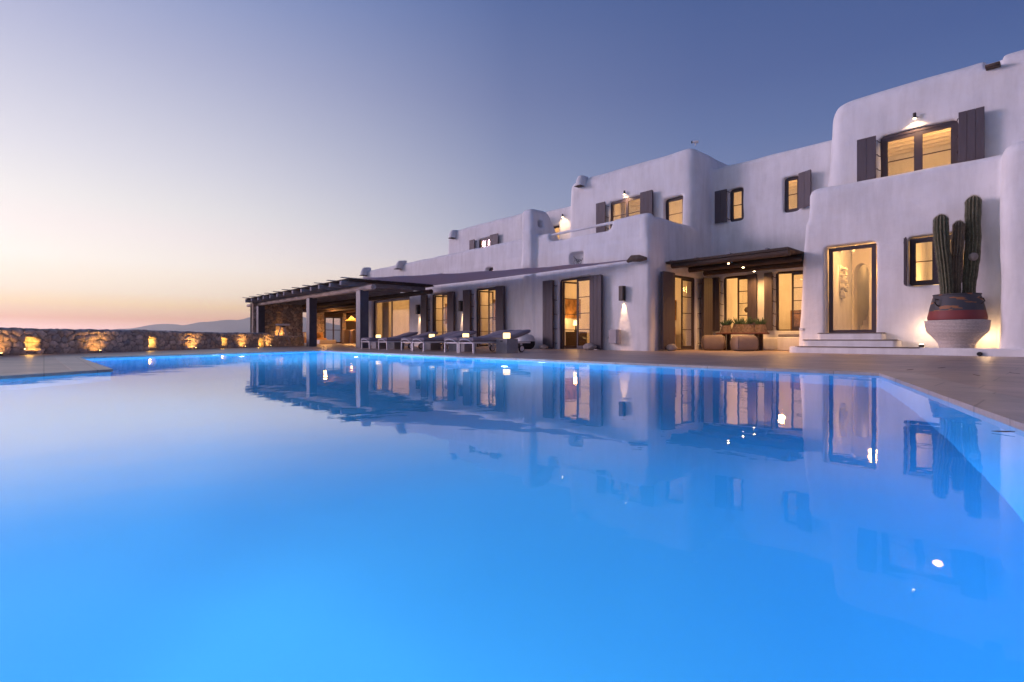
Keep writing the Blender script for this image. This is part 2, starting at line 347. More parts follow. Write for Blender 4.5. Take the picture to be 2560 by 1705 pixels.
wt = [bm.verts.new((p[0], p[1], WZ)) for p in PW]; wb = [bm.verts.new((p[0], p[1], -1.62)) for p in PW]
bm.faces.new(wt); bm.faces.new(wb[::-1])
for i in range(len(wt)): bm.faces.new((wt[i], wt[(i + 1) % len(wt)], wb[(i + 1) % len(wt)], wb[i]))
bmesh.ops.recalc_face_normals(bm, faces=bm.faces[:]); bmesh.ops.triangulate(bm, faces=bm.faces[:])
me = bpy.data.meshes.new('pool_water'); bm.to_mesh(me); bm.free(); tag(link('pool_water', me, M['water']), kind='structure')
bm = bmesh.new()
top = [bm.verts.new((p[0], p[1], -.004)) for p in offset_poly(POOL, 0.0)]; bot = [bm.verts.new((p[0], p[1], -1.5)) for p in POOL]
for i in range(len(top)):
    j = (i + 1) % len(top); bm.faces.new((top[i], top[j], bot[j], bot[i]))
bm.faces.new(bot)
me = bpy.data.meshes.new('pool_basin'); bm.to_mesh(me); bm.free()
tag(link('pool_basin', me, M['tile']), kind='structure')
# underwater lamps
def lerp(a, b, t): return (a[0] + (b[0] - a[0]) * t, a[1] + (b[1] - a[1]) * t)
plab = {'pb': 'round underwater lamp in the pool wall below the loungers', }
cen = c2w(-1.5, 6)
for t, A_, B_, lab in ((.30, pb, pc, 'round underwater lamp glowing in the pool wall below the sun loungers'), (.66, pb, pc, 'round underwater lamp glowing in the pool wall in front of the tall french door'),
                  (.45, pa, pb, 'round underwater lamp in the far pool wall towards the stone garden wall'),
                  (.22, pd, pf, 'round underwater lamp in the near pool wall on the right'), (.75, pd, pf, 'round underwater lamp in the near pool wall on the left'), (.5, pf, pe, 'round underwater lamp in the pool wall below the jutting deck')):
    p = lerp(A_, B_, t); d = (Vector(cen) - Vector(p)).normalized(); ed = (Vector(B_) - Vector(A_)).normalized(); nn = Vector((ed.y, -ed.x)); nn = nn if nn.dot(d) > 0 else -nn
    q = Vector((p[0], p[1], -1.1 if 'cactus' in lab else -.45)) + Vector((nn.x, nn.y, 0)) * .02
    rt = empty('pool_lamp', q, 0, lab, 'pool lamp', 'lamps sunk in the pool walls')
    mb = MB(); mb.tube([q, q + Vector((nn.x, nn.y, 0)) * .03], .10, 20); mb.build('lens', M['poollamp'], rt, world=True)
    mb = MB(); mb.tube([q - Vector((nn.x, nn.y, 0)) * .01, q + Vector((nn.x, nn.y, 0)) * .02], .13, 20); mb.build('rim', M['white'], rt, world=True)
    lp = q + Vector((nn.x, nn.y, 0)) * .9; lp.z = -1.0
    point(lp, (340 if 'wall on the right' in lab else 160 if 'near pool wall' in lab else 380 if 'tall french door' in lab else 1050), ((.74, .88, .95) if 'near pool wall' in lab else (.58, .78, 1)), .05, name='pool_light')
    if 'wall on the right' in lab:
        tq = Vector((*c2w(.3, 1.1), -1.5)); spot(q + Vector((nn.x, nn.y, 0)) * .12, tq, 600, 80, 1.0, (.95, .98, 1), .05, name='pool_light')

bm = bmesh.new(); bmesh.ops.create_circle(bm, cap_ends=True, segments=64, radius=30000)
me = bpy.data.meshes.new('sea'); bm.to_mesh(me); bm.free(); so = link('sea', me, M['sea']); so.location = (0, 0, -60); tag(so, kind='structure')
bm = bmesh.new(); cyl = []
for r, z in ((0.01, -2.6), (45, -2.6), (60, -4), (100, -14), (200, -38), (380, -62)):
    cyl.append([bm.verts.new((-8 + r * math.cos(k / 48 * 2 * math.pi) * (1 + .12 * math.sin(k * .9)), 8 + r * math.sin(k / 48 * 2 * math.pi), z + (0 if r < 46 else random.uniform(-1.5, 1.0)))) for k in range(48)])
for a, b in zip(cyl, cyl[1:]):
    for k in range(48): bm.faces.new((a[k], a[(k + 1) % 48], b[(k + 1) % 48], b[k]))
me = bpy.data.meshes.new('hillside'); bm.to_mesh(me); bm.free(); tag(link('hillside', me, M['earth']), kind='structure')
def hills():
    prof = [(250, 840), (290, 830), (323, 821.5), (345, 820.5), (370, 819), (400, 813.5), (416, 810), (429, 809.2), (450, 812), (486, 814), (516, 806), (550, 802.5), (581, 799.5), (609, 800.5), (633, 795.5), (670, 785), (720, 783), (770, 795), (803, 808), (820, 807), (840, 811), (900, 822), (960, 838)]
    D0 = 8200; rows = []
    bm = bmesh.new(); nx = 150; ny = 14
    xs = np.linspace(prof[0][0], prof[-1][0], nx); ys = np.interp(xs, [p[0] for p in prof], [p[1] for p in prof])
    for j in range(ny + 1):
        t = j / ny; row = []
        D = D0 - 1500 + t * 1500
        for i in range(nx):
            h = (HZ - ys[i]) * D0 / F_PX
            k = math.sin(t * math.pi / 2) ** 1.2
            z = -60 + (h + 60) * k + 28 * (mnoise.noise(Vector((i * .12, j * .5, 3))) * (k * (1 - t) * 3)) + (6 * mnoise.noise(Vector((i * .45, j * .9, 7))) * k)
            X = (xs[i] - CX) / F_PX * D0
            row.append(bm.verts.new((*c2w(X, D), z)))
        rows.append(row)
    for a, b in zip(rows, rows[1:]):
        for i in range(nx - 1): bm.faces.new((a[i], a[i + 1], b[i + 1], b[i]))
    back = [bm.verts.new((v.co.x * 1.25, v.co.y * 1.25, -60)) for v in rows[-1]]
    for i in range(nx - 1): bm.faces.new((rows[-1][i], rows[-1][i + 1], back[i + 1], back[i]))
    for f in bm.faces: f.smooth = True
    me = bpy.data.meshes.new('hills'); bm.to_mesh(me); bm.free(); tag(link('hills', me, M['hill']), kind='structure')
hills()

# the evening haze over the sea
mh, nt_h, out_h = nmat('haze_air'); pvn = N(nt_h, 'ShaderNodeVolumePrincipled'); pvn.inputs['Density'].default_value = 1.05e-4; pvn.inputs['Color'].default_value = (.95, .95, 1, 1); pvn.inputs['Anisotropy'].default_value = .75
nt_h.links.new(pvn.outputs[0], out_h.inputs['Volume'])
if HAZE:
    o_ = MB().box((-9000, -9000, -140), (9000, 9000, 420)).build('haze', mh); tag(o_, kind='stuff')
# ------------------------------------------------------------------ the villa body
villa = empty('villa', (-12, 13.2, 0), 0, 'long white plastered villa of stepped rounded blocks beside the pool', 'villa')
solids = MB(); cut = MB()
def S(u0, u1, n0, n1, z0, z1, bev=.22, taper=None, seg=5): solids.box((u0, n0, z0), (u1, n1, z1), bev, seg, None, taper)
def K(u0, u1, n0, n1, z0, z1, bev=0): cut.box((u0, n0, z0), (u1, n1, z1), bev, 3)
# long front block and its parapet
S(-27.05, -8.5, 13.23, 19.6, -.6, 3.45, .12)
S(-27.05, -8.5, 13.225, 13.62, -.5, 4.15, .16, (.15, .0, .03, 0))
S(-27.05, -26.7, 13.23, 19.6, 2, 4.1, .16)
S(-8.92, -8.49, 13.23, 19.6, -.5, 4.09, .17, (0, .03, 0, 0))
# pier with sloping back
S(-13.89, -13.26, 13.04, 14.9, 2.9, 5.12, .15, (.03, .03, .03, 0))
cut.box((-.6, 0, 0), (.6, 1.35, .95), M=Matrix.Translation((-13.6, 13.82, 5.14)) @ Matrix.Rotation(R(-53), 4, 'X'))
# buttress widening upwards
S(-13.80, -13.34, 13.22, 13.4, .35, 4.3, .0, (0, 0, -.17, 0))
# upper rooms
S(-14.22, -8.5, 15.92, 20.4, 2.5, 6.85, .36, (.10, .04, .05, 0))
S(-22.8, -16.6, 15.92, 20, 2.5, 6.09, .24, (.15, 0, 0, 0))
S(-17.0, -13.6, 17.09, 20, 2.5, 6.25, .15)
S(-23.6, -22.0, 16.3, 20, 2.5, 4.75, .2, (.7, 0, 0, 0))
S(-8.7, -4.3, 17.09, 20.6, -.5, 6.25, .14)
S(-4.86, 4.0, 15.93, 20.6, 2.5, 6.87, .38, (.32, 0, .06, 0))
# right-hand ground block and the projecting end
S(-5.16, 4.0, 15.2, 20.6, -.5, 3.55, .10, (.22, 0, 0, 0), 3)
S(-5.16, 4.0, 15.19, 15.58, -.45, 4.38, .19, (.30, 0, .02, 0))
S(-1.08, 4.0, 14.45, 19, -.5, 4.40, .26, (.02, 0, .05, 0))
# rain-spout notches in the parapets
for u, n, z in ((-22.72, 13.0, 3.92), (-26.55, 13.0, 3.95)): K(u - .09, u + .09, n, n + .9, z, z + .7)
K(-13.5, -13.2, 15.6, 16.4, 6.52, 7.3); K(-22.1, -21.85, 15.6, 16.4, 5.72, 6.6); K(-1.42, -1.14, 15.6, 16.5, 6.55, 7.3, .05)
# parapet gap with the rail
K(-12.62, -9.9, 13.0, 13.95, 3.81, 4.6, .16)
# openings
K(-25.95, -22.0, 13, 13.8, -.08, 2.44)
for a, b in ((-20.07, -18.55), (-16.8, -15.3), (-12.12, -10.62)): K(a, b, 13, 13.8, -.08, 2.43)
K(-16.12, -15.68, 13, 13.8, 2.93, 3.24); K(-19.5, -19.1, 13, 13.45, 2.95, 3.3); K(-11.62, -11.02, 13, 13.5, 2.85, 3.28, .04)
K(-13.62, -13.1, 13.38, 13.66, 4.46, 4.74)
K(-9.0, -8.3, 14.45, 16.0, -.08, 2.38)
K(-8.1, -7.2, 16.9, 17.8, .62, 2.47); K(-6.42, -5.5, 16.9, 17.8, .60, 2.47)
K(-7.9, -7.42, 16.9, 17.8, 4.3, 5.4); K(-6.17, -5.71, 16.9, 17.8, 4.3, 5.4)
K(-12.0, -10.5, 15.6, 16.5, 3.5, 5.58); K(-9.7, -8.97, 15.6, 16.5, 3.6, 5.24)
K(-20.0, -18.9, 15.6, 16.5, 4.25, 5.3); K(-16.3, -15.62, 16.9, 17.7, 3.5, 5.5)
K(-4.46, -3.34, 14.9, 15.8, .44, 2.78, .03); K(-2.70, -1.70, 14.9, 15.8, 1.60, 2.76)
K(-3.42, -1.87, 15.7, 16.6, 3.9, 5.58)
# rooms
ROOMS = [(-26.5, -21.4, 13.62, 16.8, -.08, 2.95), (-21.1, -17.9, 13.62, 16.8, -.08, 2.95), (-17.4, -14.6, 13.62, 16.8, -.08, 3.3), (-13.1, -8.9, 13.62, 18.6, -.08, 2.95),
         (-8.25, -5.4, 17.45, 20.2, -.08, 2.95), (-8.3, -5.3, 17.45, 20.2, 3.7, 5.9), (-13.4, -8.92, 16.32, 20, 3.5, 6.3), (-21.5, -17.2, 16.32, 19.6, 3.6, 5.6), (-16.6, -14.4, 17.45, 19.4, 3.5, 5.8),
         (-4.45, -2.95, 15.6, 19.8, .42, 3.0), (-2.85, -1.3, 15.6, 18.6, .45, 3.2), (-4.1, -1.0, 16.32, 20, 3.7, 6.2)]
for r in ROOMS: K(*r)
# concealed roof voids behind the parapets
body_me = solids.mesh('villa_solid'); cut_me = cut.mesh('villa_cut')
bo = bpy.data.objects.new('villa_solid', body_me); C.objects.link(bo)
k_ = bpy.data.objects.new('villa_cut', cut_me); C.objects.link(k_)
md = bo.modifiers.new('u', 'REMESH'); md.mode = 'VOXEL'; md.voxel_size = .05; md.adaptivity = 0
dg = bpy.context.evaluated_depsgraph_get(); m1 = bpy.data.meshes.new_from_object(bo.evaluated_get(dg)); print('union', len(m1.polygons))
bo.modifiers.clear()
md = bo.modifiers.new('b', 'BOOLEAN'); md.operation = 'DIFFERENCE'; md.object = k_; md.solver = 'EXACT'; md.use_self = True
md = bo.modifiers.new('r', 'REMESH'); md.mode = 'VOXEL'; md.voxel_size = .05; md.adaptivity = 0
md = bo.modifiers.new('s', 'SMOOTH'); md.factor = .5; md.iterations = 5
dg = bpy.context.evaluated_depsgraph_get()
vm = bpy.data.meshes.new_from_object(bo.evaluated_get(dg)); vm.name = 'wall'
print('villa faces', len(vm.polygons))
for o_ in (bo, k_): bpy.data.objects.remove(o_)
co_ = np.empty(len(vm.vertices) * 3, np.float32); vm.vertices.foreach_get('co', co_); co_ = co_.reshape(-1, 3)
nv = np.empty(len(vm.vertices) * 3, np.float32); vm.vertex_normals.foreach_get('vector', nv); nv = nv.reshape(-1, 3)
# hand-trowelled unevenness: long soft swells
x, y, z = co_[:, 0], co_[:, 1], co_[:, 2]
sw = .010 * np.sin(x * 1.3 + 1.1 * np.sin(z * 1.7)) * np.cos(z * 1.9 + y * .7) + .007 * np.sin(x * 3.1 + z * 2.3 + 1.5 * np.sin(y * 2.0)) + .004 * np.sin(z * 6.3 + x * 4.7 + y * 5.1)
co_ += nv * sw[:, None]; vm.vertices.foreach_set('co', co_.ravel()); vm.polygons.foreach_set('use_smooth', [True] * len(vm.polygons)); vm.update()
vm.materials.clear(); vm.materials.append(M['plaster'])
link('wall', vm, None, villa, world=True)

# ------------------------------------------------------------------ windows, doors, shutters
def frame_mb(u0, u1, z0, z1, n, cols=2, rows=1, fw=.055, d=.06, stile=.05, mid=.07, bar=.022, sill=True):
    mb = MB()
    mb.box((u0, n, z0), (u0 + fw, n + d, z1)); mb.box((u1 - fw, n, z0), (u1, n + d, z1))
    mb.box((u0 + fw, n + .002, z1 - fw), (u1 - fw, n + d - .002, z1)); mb.box((u0 + fw, n + .002, z0), (u1 - fw, n + d - .002, z0 + fw))
    w = (u1 - u0 - 2 * fw) / cols
    for c in range(cols):
        a = u0 + fw + c * w; b = a + w; s = stile
        mb.box((a, n + .012, z0 + fw), (a + s, n + d - .012, z1 - fw)); mb.box((b - s, n + .012, z0 + fw), (b, n + d - .012, z1 - fw))
        mb.box((a + s, n + .014, z0 + fw), (b - s, n + d - .014, z0 + fw + s)); mb.box((a + s, n + .014, z1 - fw - s), (b - s, n + d - .014, z1 - fw))
        for r in range(1, rows):
            zz = z0 + fw + s + (z1 - z0 - 2 * fw - 2 * s) * r / rows
            mb.box((a + s, n + .018, zz - bar / 2), (b - s, n + d - .018, zz + bar / 2))
    return mb
def open_leaf_mb(u0, u1, z0, z1, n, rows=4, fw=.07, d=.06, stile=.05, bar=.022, swing=78):
    """frame, fixed right leaf, left leaf swung into the room"""
    mb = MB(); mid = (u0 + u1) / 2
    mb.box((u0, n, z0), (u0 + fw, n + d, z1)); mb.box((u1 - fw, n, z0), (u1, n + d, z1)); mb.box((u0 + fw, n + .002, z1 - fw), (u1 - fw, n + d - .002, z1)); mb.box((u0 + fw, n + .002, z0), (u1 - fw, n + d - .002, z0 + .03))
    def leaf(a, b, Mt=None):
        mb.box((a, n + .012, z0 + .035), (a + stile, n + d - .012, z1 - fw - .004), M=Mt); mb.box((b - stile, n + .012, z0 + .035), (b, n + d - .012, z1 - fw - .004), M=Mt)
        mb.box((a + stile, n + .014, z0 + .035), (b - stile, n + d - .014, z0 + .12), M=Mt); mb.box((a + stile, n + .014, z1 - fw - .06), (b - stile, n + d - .014, z1 - fw - .004), M=Mt)
        for r in range(1, rows):
            zz = z0 + .12 + (z1 - z0 - fw - .18) * r / rows; mb.box((a + stile, n + .018, zz - bar / 2), (b - stile, n + d - .018, zz + bar / 2), M=Mt)
    leaf(mid, u1 - fw)
    if swing: leaf(u0 + fw, mid - .004, Matrix.Translation((u0 + fw, n + d, 0)) @ Matrix.Rotation(R(swing), 4, 'Z') @ Matrix.Translation((-u0 - fw, -n - d, 0)))
    return mb
def pane_mb(u0, u1, z0, z1, n):
    mb = MB(); mb.box((u0 + .05, n, z0 + .05), (u1 - .05, n + .006, z1 - .05)); return mb
def window(u0, u1, z0, z1, n, cols=2, rows=2, name='window', label=None, Mx=None, ajar=False, **k):
    fo = open_leaf_mb(u0, u1, z0, z1, n, rows, swing=0 if ajar == 2 else 78) if ajar else frame_mb(u0, u1, z0, z1, n, cols, rows, **k)
    if Mx is not None: bmesh.ops.transform(fo.bm, matrix=Mx, verts=fo.bm.verts)
    w = fo.build(name, M['frame'], villa, world=True)
    if label: w['label'] = label
    pm = pane_mb((u0 + u1) / 2 if ajar else u0, u1, z0, z1, n + .03)
    if Mx is not None: bmesh.ops.transform(pm.bm, matrix=Mx, verts=pm.bm.verts)
    pm.build('pane', M['glass'], w, world=True)
    return w
def shutter(u0, u1, z0, z1, n, t=.05, Mx=None, hinges='l', fold=True, bracket=.13):
    """flat boarded leaf standing clear of the wall on iron brackets"""
    mb = MB(); nb = max(2, round((u1 - u0) / .17)); w = (u1 - u0) / nb
    for i in range(nb): mb.box((u0 + i * w + .002, n, z0), (u0 + (i + 1) * w - .002, n + t * .55, z1), .003, 1)
    mb.box((u0 + .01, n + t * .55, z0 + .02), (u1 - .01, n + t, z1 - .02))
    if fold: mb.box((u0 + .012, n + t + .008, z0 + .01), (u1 - .012, n + 2 * t, z1 - .01))
    if Mx is not None: bmesh.ops.transform(mb.bm, matrix=Mx, verts=mb.bm.verts)
    s = mb.build('shutter', M['shutter'], villa, world=True)
    ue = u1 if hinges == 'r' else u0; sgn = 1 if hinges == 'r' else -1
    nz = 5 if z1 - z0 > 1.6 else 2
    for i in range(nz):
        zz = z0 + (z1 - z0) * (.08 + .84 * i / (nz - 1))
        hb = MB(); hb.tube([(ue - sgn * .04, n + t, zz + .015), (ue + sgn * .02, n + t + .01, zz + .015), (ue + sgn * .03, n + t + .04, zz - .012), (ue + sgn * .055, n + bracket + t, zz - .012)], .011, 6)
        if Mx is not None: bmesh.ops.transform(hb.bm, matrix=Mx, verts=hb.bm.verts)
        hb.build('hinge', M['frame'], s, world=True)
    return s
# ground floor, long front
w = window(-25.95, -22.0, 0.0, 2.44, 13.36, 2, 1, 'sliding_door', 'wide two-leaf glazed sliding door', fw=.09, stile=.045)
for a, b in ((-20.07, -18.55), (-16.8, -15.3), (-12.12, -10.62)):
    window(a, b, 0.01, 2.43, 13.30, 2, 4, 'french_door', ajar=True)
    shutter(a - .58, a - .10, .03, 2.40, 13.02, hinges='r'); shutter(b + .03, b + .50, .03, 2.40, 13.02, hinges='l')
window(-16.12, -15.68, 2.93, 3.24, 13.40, 1, 1, 'window', 'tiny high window above the shade sail')
# patio door in the return wall (faces +X): mirror the XY axes
SW = Matrix(((0, -1, 0, 0), (1, 0, 0, 0), (0, 0, 1, 0), (0, 0, 0, 1)))   # u->n, n-> -u
window(14.45, 16.0, 0.01, 2.38, 8.56, 2, 4, 'french_door', 'patio french door, glazed leaf ajar', Mx=SW, ajar=True)
shutter(13.62, 14.30, .03, 2.38, 8.28, Mx=SW, hinges='r'); shutter(16.1, 16.72, .03, 2.38, 8.28, Mx=SW, hinges='l')
# patio windows
for a, b in ((-8.1, -7.2), (-6.42, -5.5)):
    window(a, b, .62, 2.47, 17.17, 2, 4, ajar=2)
shutter(-8.40, -8.14, .62, 2.45, 16.9, hinges='r'); shutter(-7.2, -6.92, .62, 2.45, 16.9, hinges='l'); shutter(-6.68, -6.44, .62, 2.45, 16.9, hinges='r'); shutter(-5.48, -5.22, .62, 2.45, 16.9, hinges='l')
# upper windows of the middle wall
window(-7.9, -7.42, 4.3, 5.4, 17.2, 1, 2); shutter(-8.34, -7.92, 4.3, 5.4, 16.97, hinges='r', fold=False, bracket=.08)
window(-6.17, -5.71, 4.3, 5.4, 17.2, 1, 2)
Rz = Matrix.Translation((-5.69, 17.06, 0)) @ Matrix.Rotation(R(-22), 4, 'Z') @ Matrix.Translation((5.69, -17.06, 0))
shutter(-5.69, -5.27, 4.32, 5.4, 17.0, Mx=Rz, hinges='l', fold=False, bracket=.02)
# middle tower
window(-12.0, -10.5, 3.52, 5.58, 16.02, 2, 4); shutter(-12.50, -12.06, 3.55, 5.58, 15.76, hinges='r', fold=False); shutter(-10.5, -10.0, 3.55, 5.58, 15.74, hinges='l')
window(-9.7, -8.97, 3.66, 5.24, 16.12, 1, 3)
window(-20.0, -18.9, 4.25, 5.3, 16.0, 2, 2); shutter(-20.52, -20.12, 4.2, 5.3, 15.78, hinges='r', fold=False); shutter(-18.88, -18.3, 4.2, 5.32, 15.76, hinges='l', fold=False)
window(-16.3, -15.62, 3.52, 5.5, 17.2, 1, 3, 'terrace_door')
# right block
window(-4.42, -3.38, .50, 2.75, 15.38, 1, 1, 'glass_door', 'full-height clear glass door above the steps', fw=.07, stile=.02)
window(-2.68, -1.72, 1.62, 2.74, 15.27, 2, 2, stile=.06)
Rz = Matrix.Translation((-2.72, 15.2, 0)) @ Matrix.Rotation(R(98), 4, 'Z') @ Matrix.Translation((2.72, -15.2, 0))
shutter(-3.02, -2.72, 1.62, 2.74, 15.2, Mx=Rz, hinges='r', fold=False, bracket=0)
window(-3.42, -1.87, 3.7, 5.58, 16.03, 2, 3, stile=.085, fw=.07); shutter(-3.88, -3.46, 3.85, 5.57, 15.76, hinges='r', fold=False); shutter(-1.85, -1.40, 3.85, 5.62, 15.72, hinges='l')

# rain spouts, rail, camera, bracket trunk
def spout(u, n, z, s=1.0, lean=0.0):
    """half-round plastered scoop hanging out over the wall, dark slate lip at its foot"""
    mb = MB(); bm = mb.bm; seg = 12; rings = []
    for t, yy, zz, rr in ((0, .16, .24, .07), (.3, -.01, .21, .115), (.6, -.07, .08, .135), (1, -.11, -.14, .15)):
        o_ = [(u + lean * t + rr * s * math.cos(math.pi * (1 + k / seg)), n + yy * s + rr * s * .75 * math.sin(math.pi * (1 + k / seg)), z + zz * s) for k in range(seg + 1)]
        i_ = [(u + lean * t + rr * s * .9 * math.cos(math.pi * (1 + k / seg)), n + .3, z + zz * s) for k in range(seg, -1, -1)]
        rings.append([bm.verts.new(p) for p in o_ + i_])
    for A_, B_ in zip(rings, rings[1:]):
        m_ = len(A_)
        for k in range(m_): bm.faces.new((A_[k], A_[(k + 1) % m_], B_[(k + 1) % m_], B_[k]))
    bm.faces.new(rings[0][::-1]); bm.faces.new(rings[-1])
    so_ = mb.build('rain_spout', M['plaster'], villa, world=True, smooth=True, angle=50)
    mb = MB(); mb.box((u + lean - .13 * s, n - .22 * s, z - .165 * s), (u + lean + .13 * s, n + .03, z - .142 * s), .008); mb.build('slate_lip', M['trunk'], so_, world=True)
spout(-22.72, 13.18, 4.02, 1.1, -.15); spout(-26.6, 13.18, 4.05, 1.2); spout(-13.35, 15.9, 6.62, 1.15); spout(-22.0, 15.88, 5.80, 1.15)
mb = MB(); mb.box((-1.40, 15.76, 6.51), (-1.15, 16.3, 6.56), .01); mb.build('rain_spout', M['trunk'], villa, world=True)
mb = MB(); mb.tube([(-12.75, 13.42, 4.07), (-9.75, 13.42, 4.07)], .045, 12); mb.build('rail', M['plaster'], villa, world=True, smooth=True, angle=60)

# interiors (parts of the villa): ceiling beams, arch and stairs of the hall
hb = MB()
for u0, u1, n0, n1, z0, z1 in ROOMS[:4]:
    k = 0; n_ = n0 + .45
    while n_ < n1 - .2:
        hb.tube([(u0 + .02, n_, z1 - .06), (u1 - .02, n_, z1 - .06)], .055, 8); n_ += .62
hb.build('ceiling_beam', M['darkwood'], villa, world=True, smooth=True); bpy.data.objects['ceiling_beam']['kind'] = 'stuff'
hb = MB()
for u0, u1, n0, n1, z0, z1 in (ROOMS[5], ROOMS[6], ROOMS[7], ROOMS[11]):
    n_ = n0 + .3
    while n_ < n1 - .1:
        hb.box((u0 + .02, n_, z1 - .09), (u1 - .02, n_ + .09, z1 - .005)); n_ += .38
o_ = hb.build('ceiling_board', M['hall'], villa, world=True); o_['kind'] = 'stuff'
# arch wall
bm = bmesh.new(); u0, u1, zt = -4.44, -2.97, 2.98; au0, au1, azs = -4.40, -4.02, 2.25; ac = (au0 + au1) / 2; ar = (au1 - au0) / 2
outl = [(u0, .43), (u0, zt), (u1, zt), (u1, .43), (au1, .43), (au1, azs)] + [(ac + ar * math.cos(math.pi * k / 14), azs + ar * 1.6 * math.sin(math.pi * k / 14)) for k in range(1, 14)] + [(au0, azs), (au0, .43)]
fv = [bm.verts.new((a, 17.55, b)) for a, b in outl]; f = bm.faces.new(fv)
ex = bmesh.ops.extrude_face_region(bm, geom=[f]); bmesh.ops.translate(bm, vec=(0, .38, 0), verts=[v for v in ex['geom'] if isinstance(v, bmesh.types.BMVert)])
bmesh.ops.recalc_face_normals(bm, faces=bm.faces[:])
me = bpy.data.meshes.new('hall_arch'); bm.to_mesh(me); bm.free(); link('hall_arch', me, M['hall'], villa, world=True)
mb = MB()
for i in range(6): mb.box((-4.43, 18.1 + i * .27, .42), (-3.0, 19.75, .42 + .17 * (i + 1) - i * .001), 0)
mb.build('hall_stairs', M['hall'], villa, world=True)
def item(name, mb, mat, label, cat, group=None, **k):
    o = mb.build(name, mat, **k); return tag(o, label, cat, group)
mb = MB()
for i, (du, dz, s) in enumerate([(0, 0, .07), (.0, -.16, .08), (.0, -.3, .06), (0, .14, .06), (0, .3, .05), (0, -.42, .09)]):
    for k in range(5):
        a = k * 1.3 + i; mb.box((-4.43, 16.55 + .16 * math.cos(a) * .8 - s / 2, 2.0 + dz + .05 * math.sin(a) - s / 2), (-4.36 + .015 * k, 16.55 + .16 * math.cos(a) * .8 + s / 2, 2.0 + dz + .05 * math.sin(a) + s / 2), .008)
mb.box((-4.445, 16.38, 1.7), (-4.43, 16.8, 2.42))
item('wall_art', mb, M['linen'], 'white layered wall art hanging inside the glass door', 'wall art', smooth=False)
rt = empty('ceiling_speaker', (-4.12, 16.25, 2.88), 0, 'white tilted spotlight box on the hall ceiling', 'spotlight')
mb = MB(); mb.box((-.13, -.1, -.12), (.10, .1, .08), .012, 2, Matrix.Rotation(R(28), 4, 'Y')); mb.build('body', M['white'], rt)
mb = MB(); mb.box((-.04, -.03, .05), (.04, .03, .2)); mb.build('bracket', M['black'], rt)

# curtains behind the sliding door, room furniture glimpsed through the glass
def curtain(u0, u1, n, z0, z1, label, grp='curtains behind the villa windows'):
    bm = bmesh.new(); k = int((u1 - u0) / .03); A = []; 
    for j in (0, 1):
        A.append([bm.verts.new((u0 + (u1 - u0) * i / k, n + .035 * math.sin(i * 1.15) + .015 * math.sin(i * .43) + (.01 if j else 0) * math.sin(i), (z0, z1)[j])) for i in range(k + 1)])
    B = [[bm.verts.new((v.co.x, v.co.y + .006, v.co.z)) for v in r] for r in A]
    for i in range(k):
        bm.faces.new((A[0][i], A[0][i + 1], A[1][i + 1], A[1][i])); bm.faces.new((B[0][i], B[1][i], B[1][i + 1], B[0][i + 1]))
        bm.faces.new((A[1][i], A[1][i + 1], B[1][i + 1], B[1][i]))
    me = bpy.data.meshes.new('curtain'); bm.to_mesh(me); bm.free(); me.polygons.foreach_set('use_smooth', [True] * len(me.polygons))
    return tag(link('curtain', me, M['curtain']), label, 'curtain', grp)
curtain(-25.7, -24.9, 13.75, .02, 2.6, 'pale pleated curtain at the left of the wide sliding door')
curtain(-22.9, -22.1, 13.75, .02, 2.6, 'pale pleated curtain at the right of the wide sliding door')
curtain(-18.95, -18.65, 13.8, .02, 2.6, 'curtain inside the french door nearest the sliding door')
curtain(-11.05, -10.75, 13.8, .02, 2.6, 'curtain inside the tall french door near the meter box')
curtain(-11.95, -11.75, 16.6, 3.5, 5.9, 'curtain inside the upper terrace door of the middle tower', 'curtains behind the villa windows')
def table_lamp(x, y, z, label, s=1.0, power=12):
    rt = empty('table_lamp', (x, y, z), 0, label, 'lamp', 'lit lamps inside the villa')
    mb = MB(); mb.lathe([(.05, 0), (.07, .04), (.03, .1), (.02, .2 * s)], n=16); mb.build('base', M['bronze'], rt, smooth=True)
    mb = MB(); mb.lathe([(.11, .2 * s), (.08, .36 * s)], n=20, cap=False); mb.build('lamp_shade', M['candle2'], rt, smooth=True)
    point((x, y, z + .45 * s), power, WARM, .08); return rt
def bed(u, n, w_, l_, label):
    rt = empty('sofa', (u, n, 0), 0, label, 'sofa', 'sofas inside the villa')
    MB().box((0, 0, .08), (w_, l_, .42), .05, 3).build('seat', M['linen'], rt, smooth=True)
    MB().box((0, l_ - .2, .42), (w_, l_, .85), .06, 3).build('backrest', M['sofa'], rt, smooth=True)
    MB().box((.1, l_ - .35, .43), (.55, l_ - .2, .75), .06, 3).build('cushion', M['curtain'], rt, smooth=True)
    MB().box((.7, l_ - .37, .43), (1.15, l_ - .21, .75), .06, 3).build('cushion', M['painting'], rt, smooth=True)
    return rt
bed(-24.4, 15.3, 1.9, 1.2, 'low white sofa behind the wide sliding door'); table_lamp(-22.2, 16.2, .5, 'glowing lamp at the right end of the sliding door room')
MB_s = MB().box((-22.4, 16.0, 0), (-22.0, 16.4, .5), .02); item('side_table', MB_s, M['linen'], 'pale side table under the lamp in the sliding door room', 'side table', 'side tables inside the villa')
bed(-16.7, 15.6, 1.7, 1.1, 'white sofa behind the second french door'); bed(-12.7, 17.0, 2.2, 1.2, 'white sofa deep in the room of the tall french door')
MB_s = MB().box((-12.9, 14.4, 0), (-12.3, 15.0, .62), .02); item('side_table', MB_s, M['darkwood'], 'dark side table inside the tall french door', 'side table', 'side tables inside the villa')
table_lamp(-12.6, 14.7, .62, 'lit lamp on a dark table inside the tall french door', 1.2, 18)
MB_s = MB().box((-8.2, 18.6, 0), (-7.3, 19.0, .8), .02); item('side_table', MB_s, M['hall'], 'pale console table behind the left patio window', 'side table', 'side tables inside the villa')
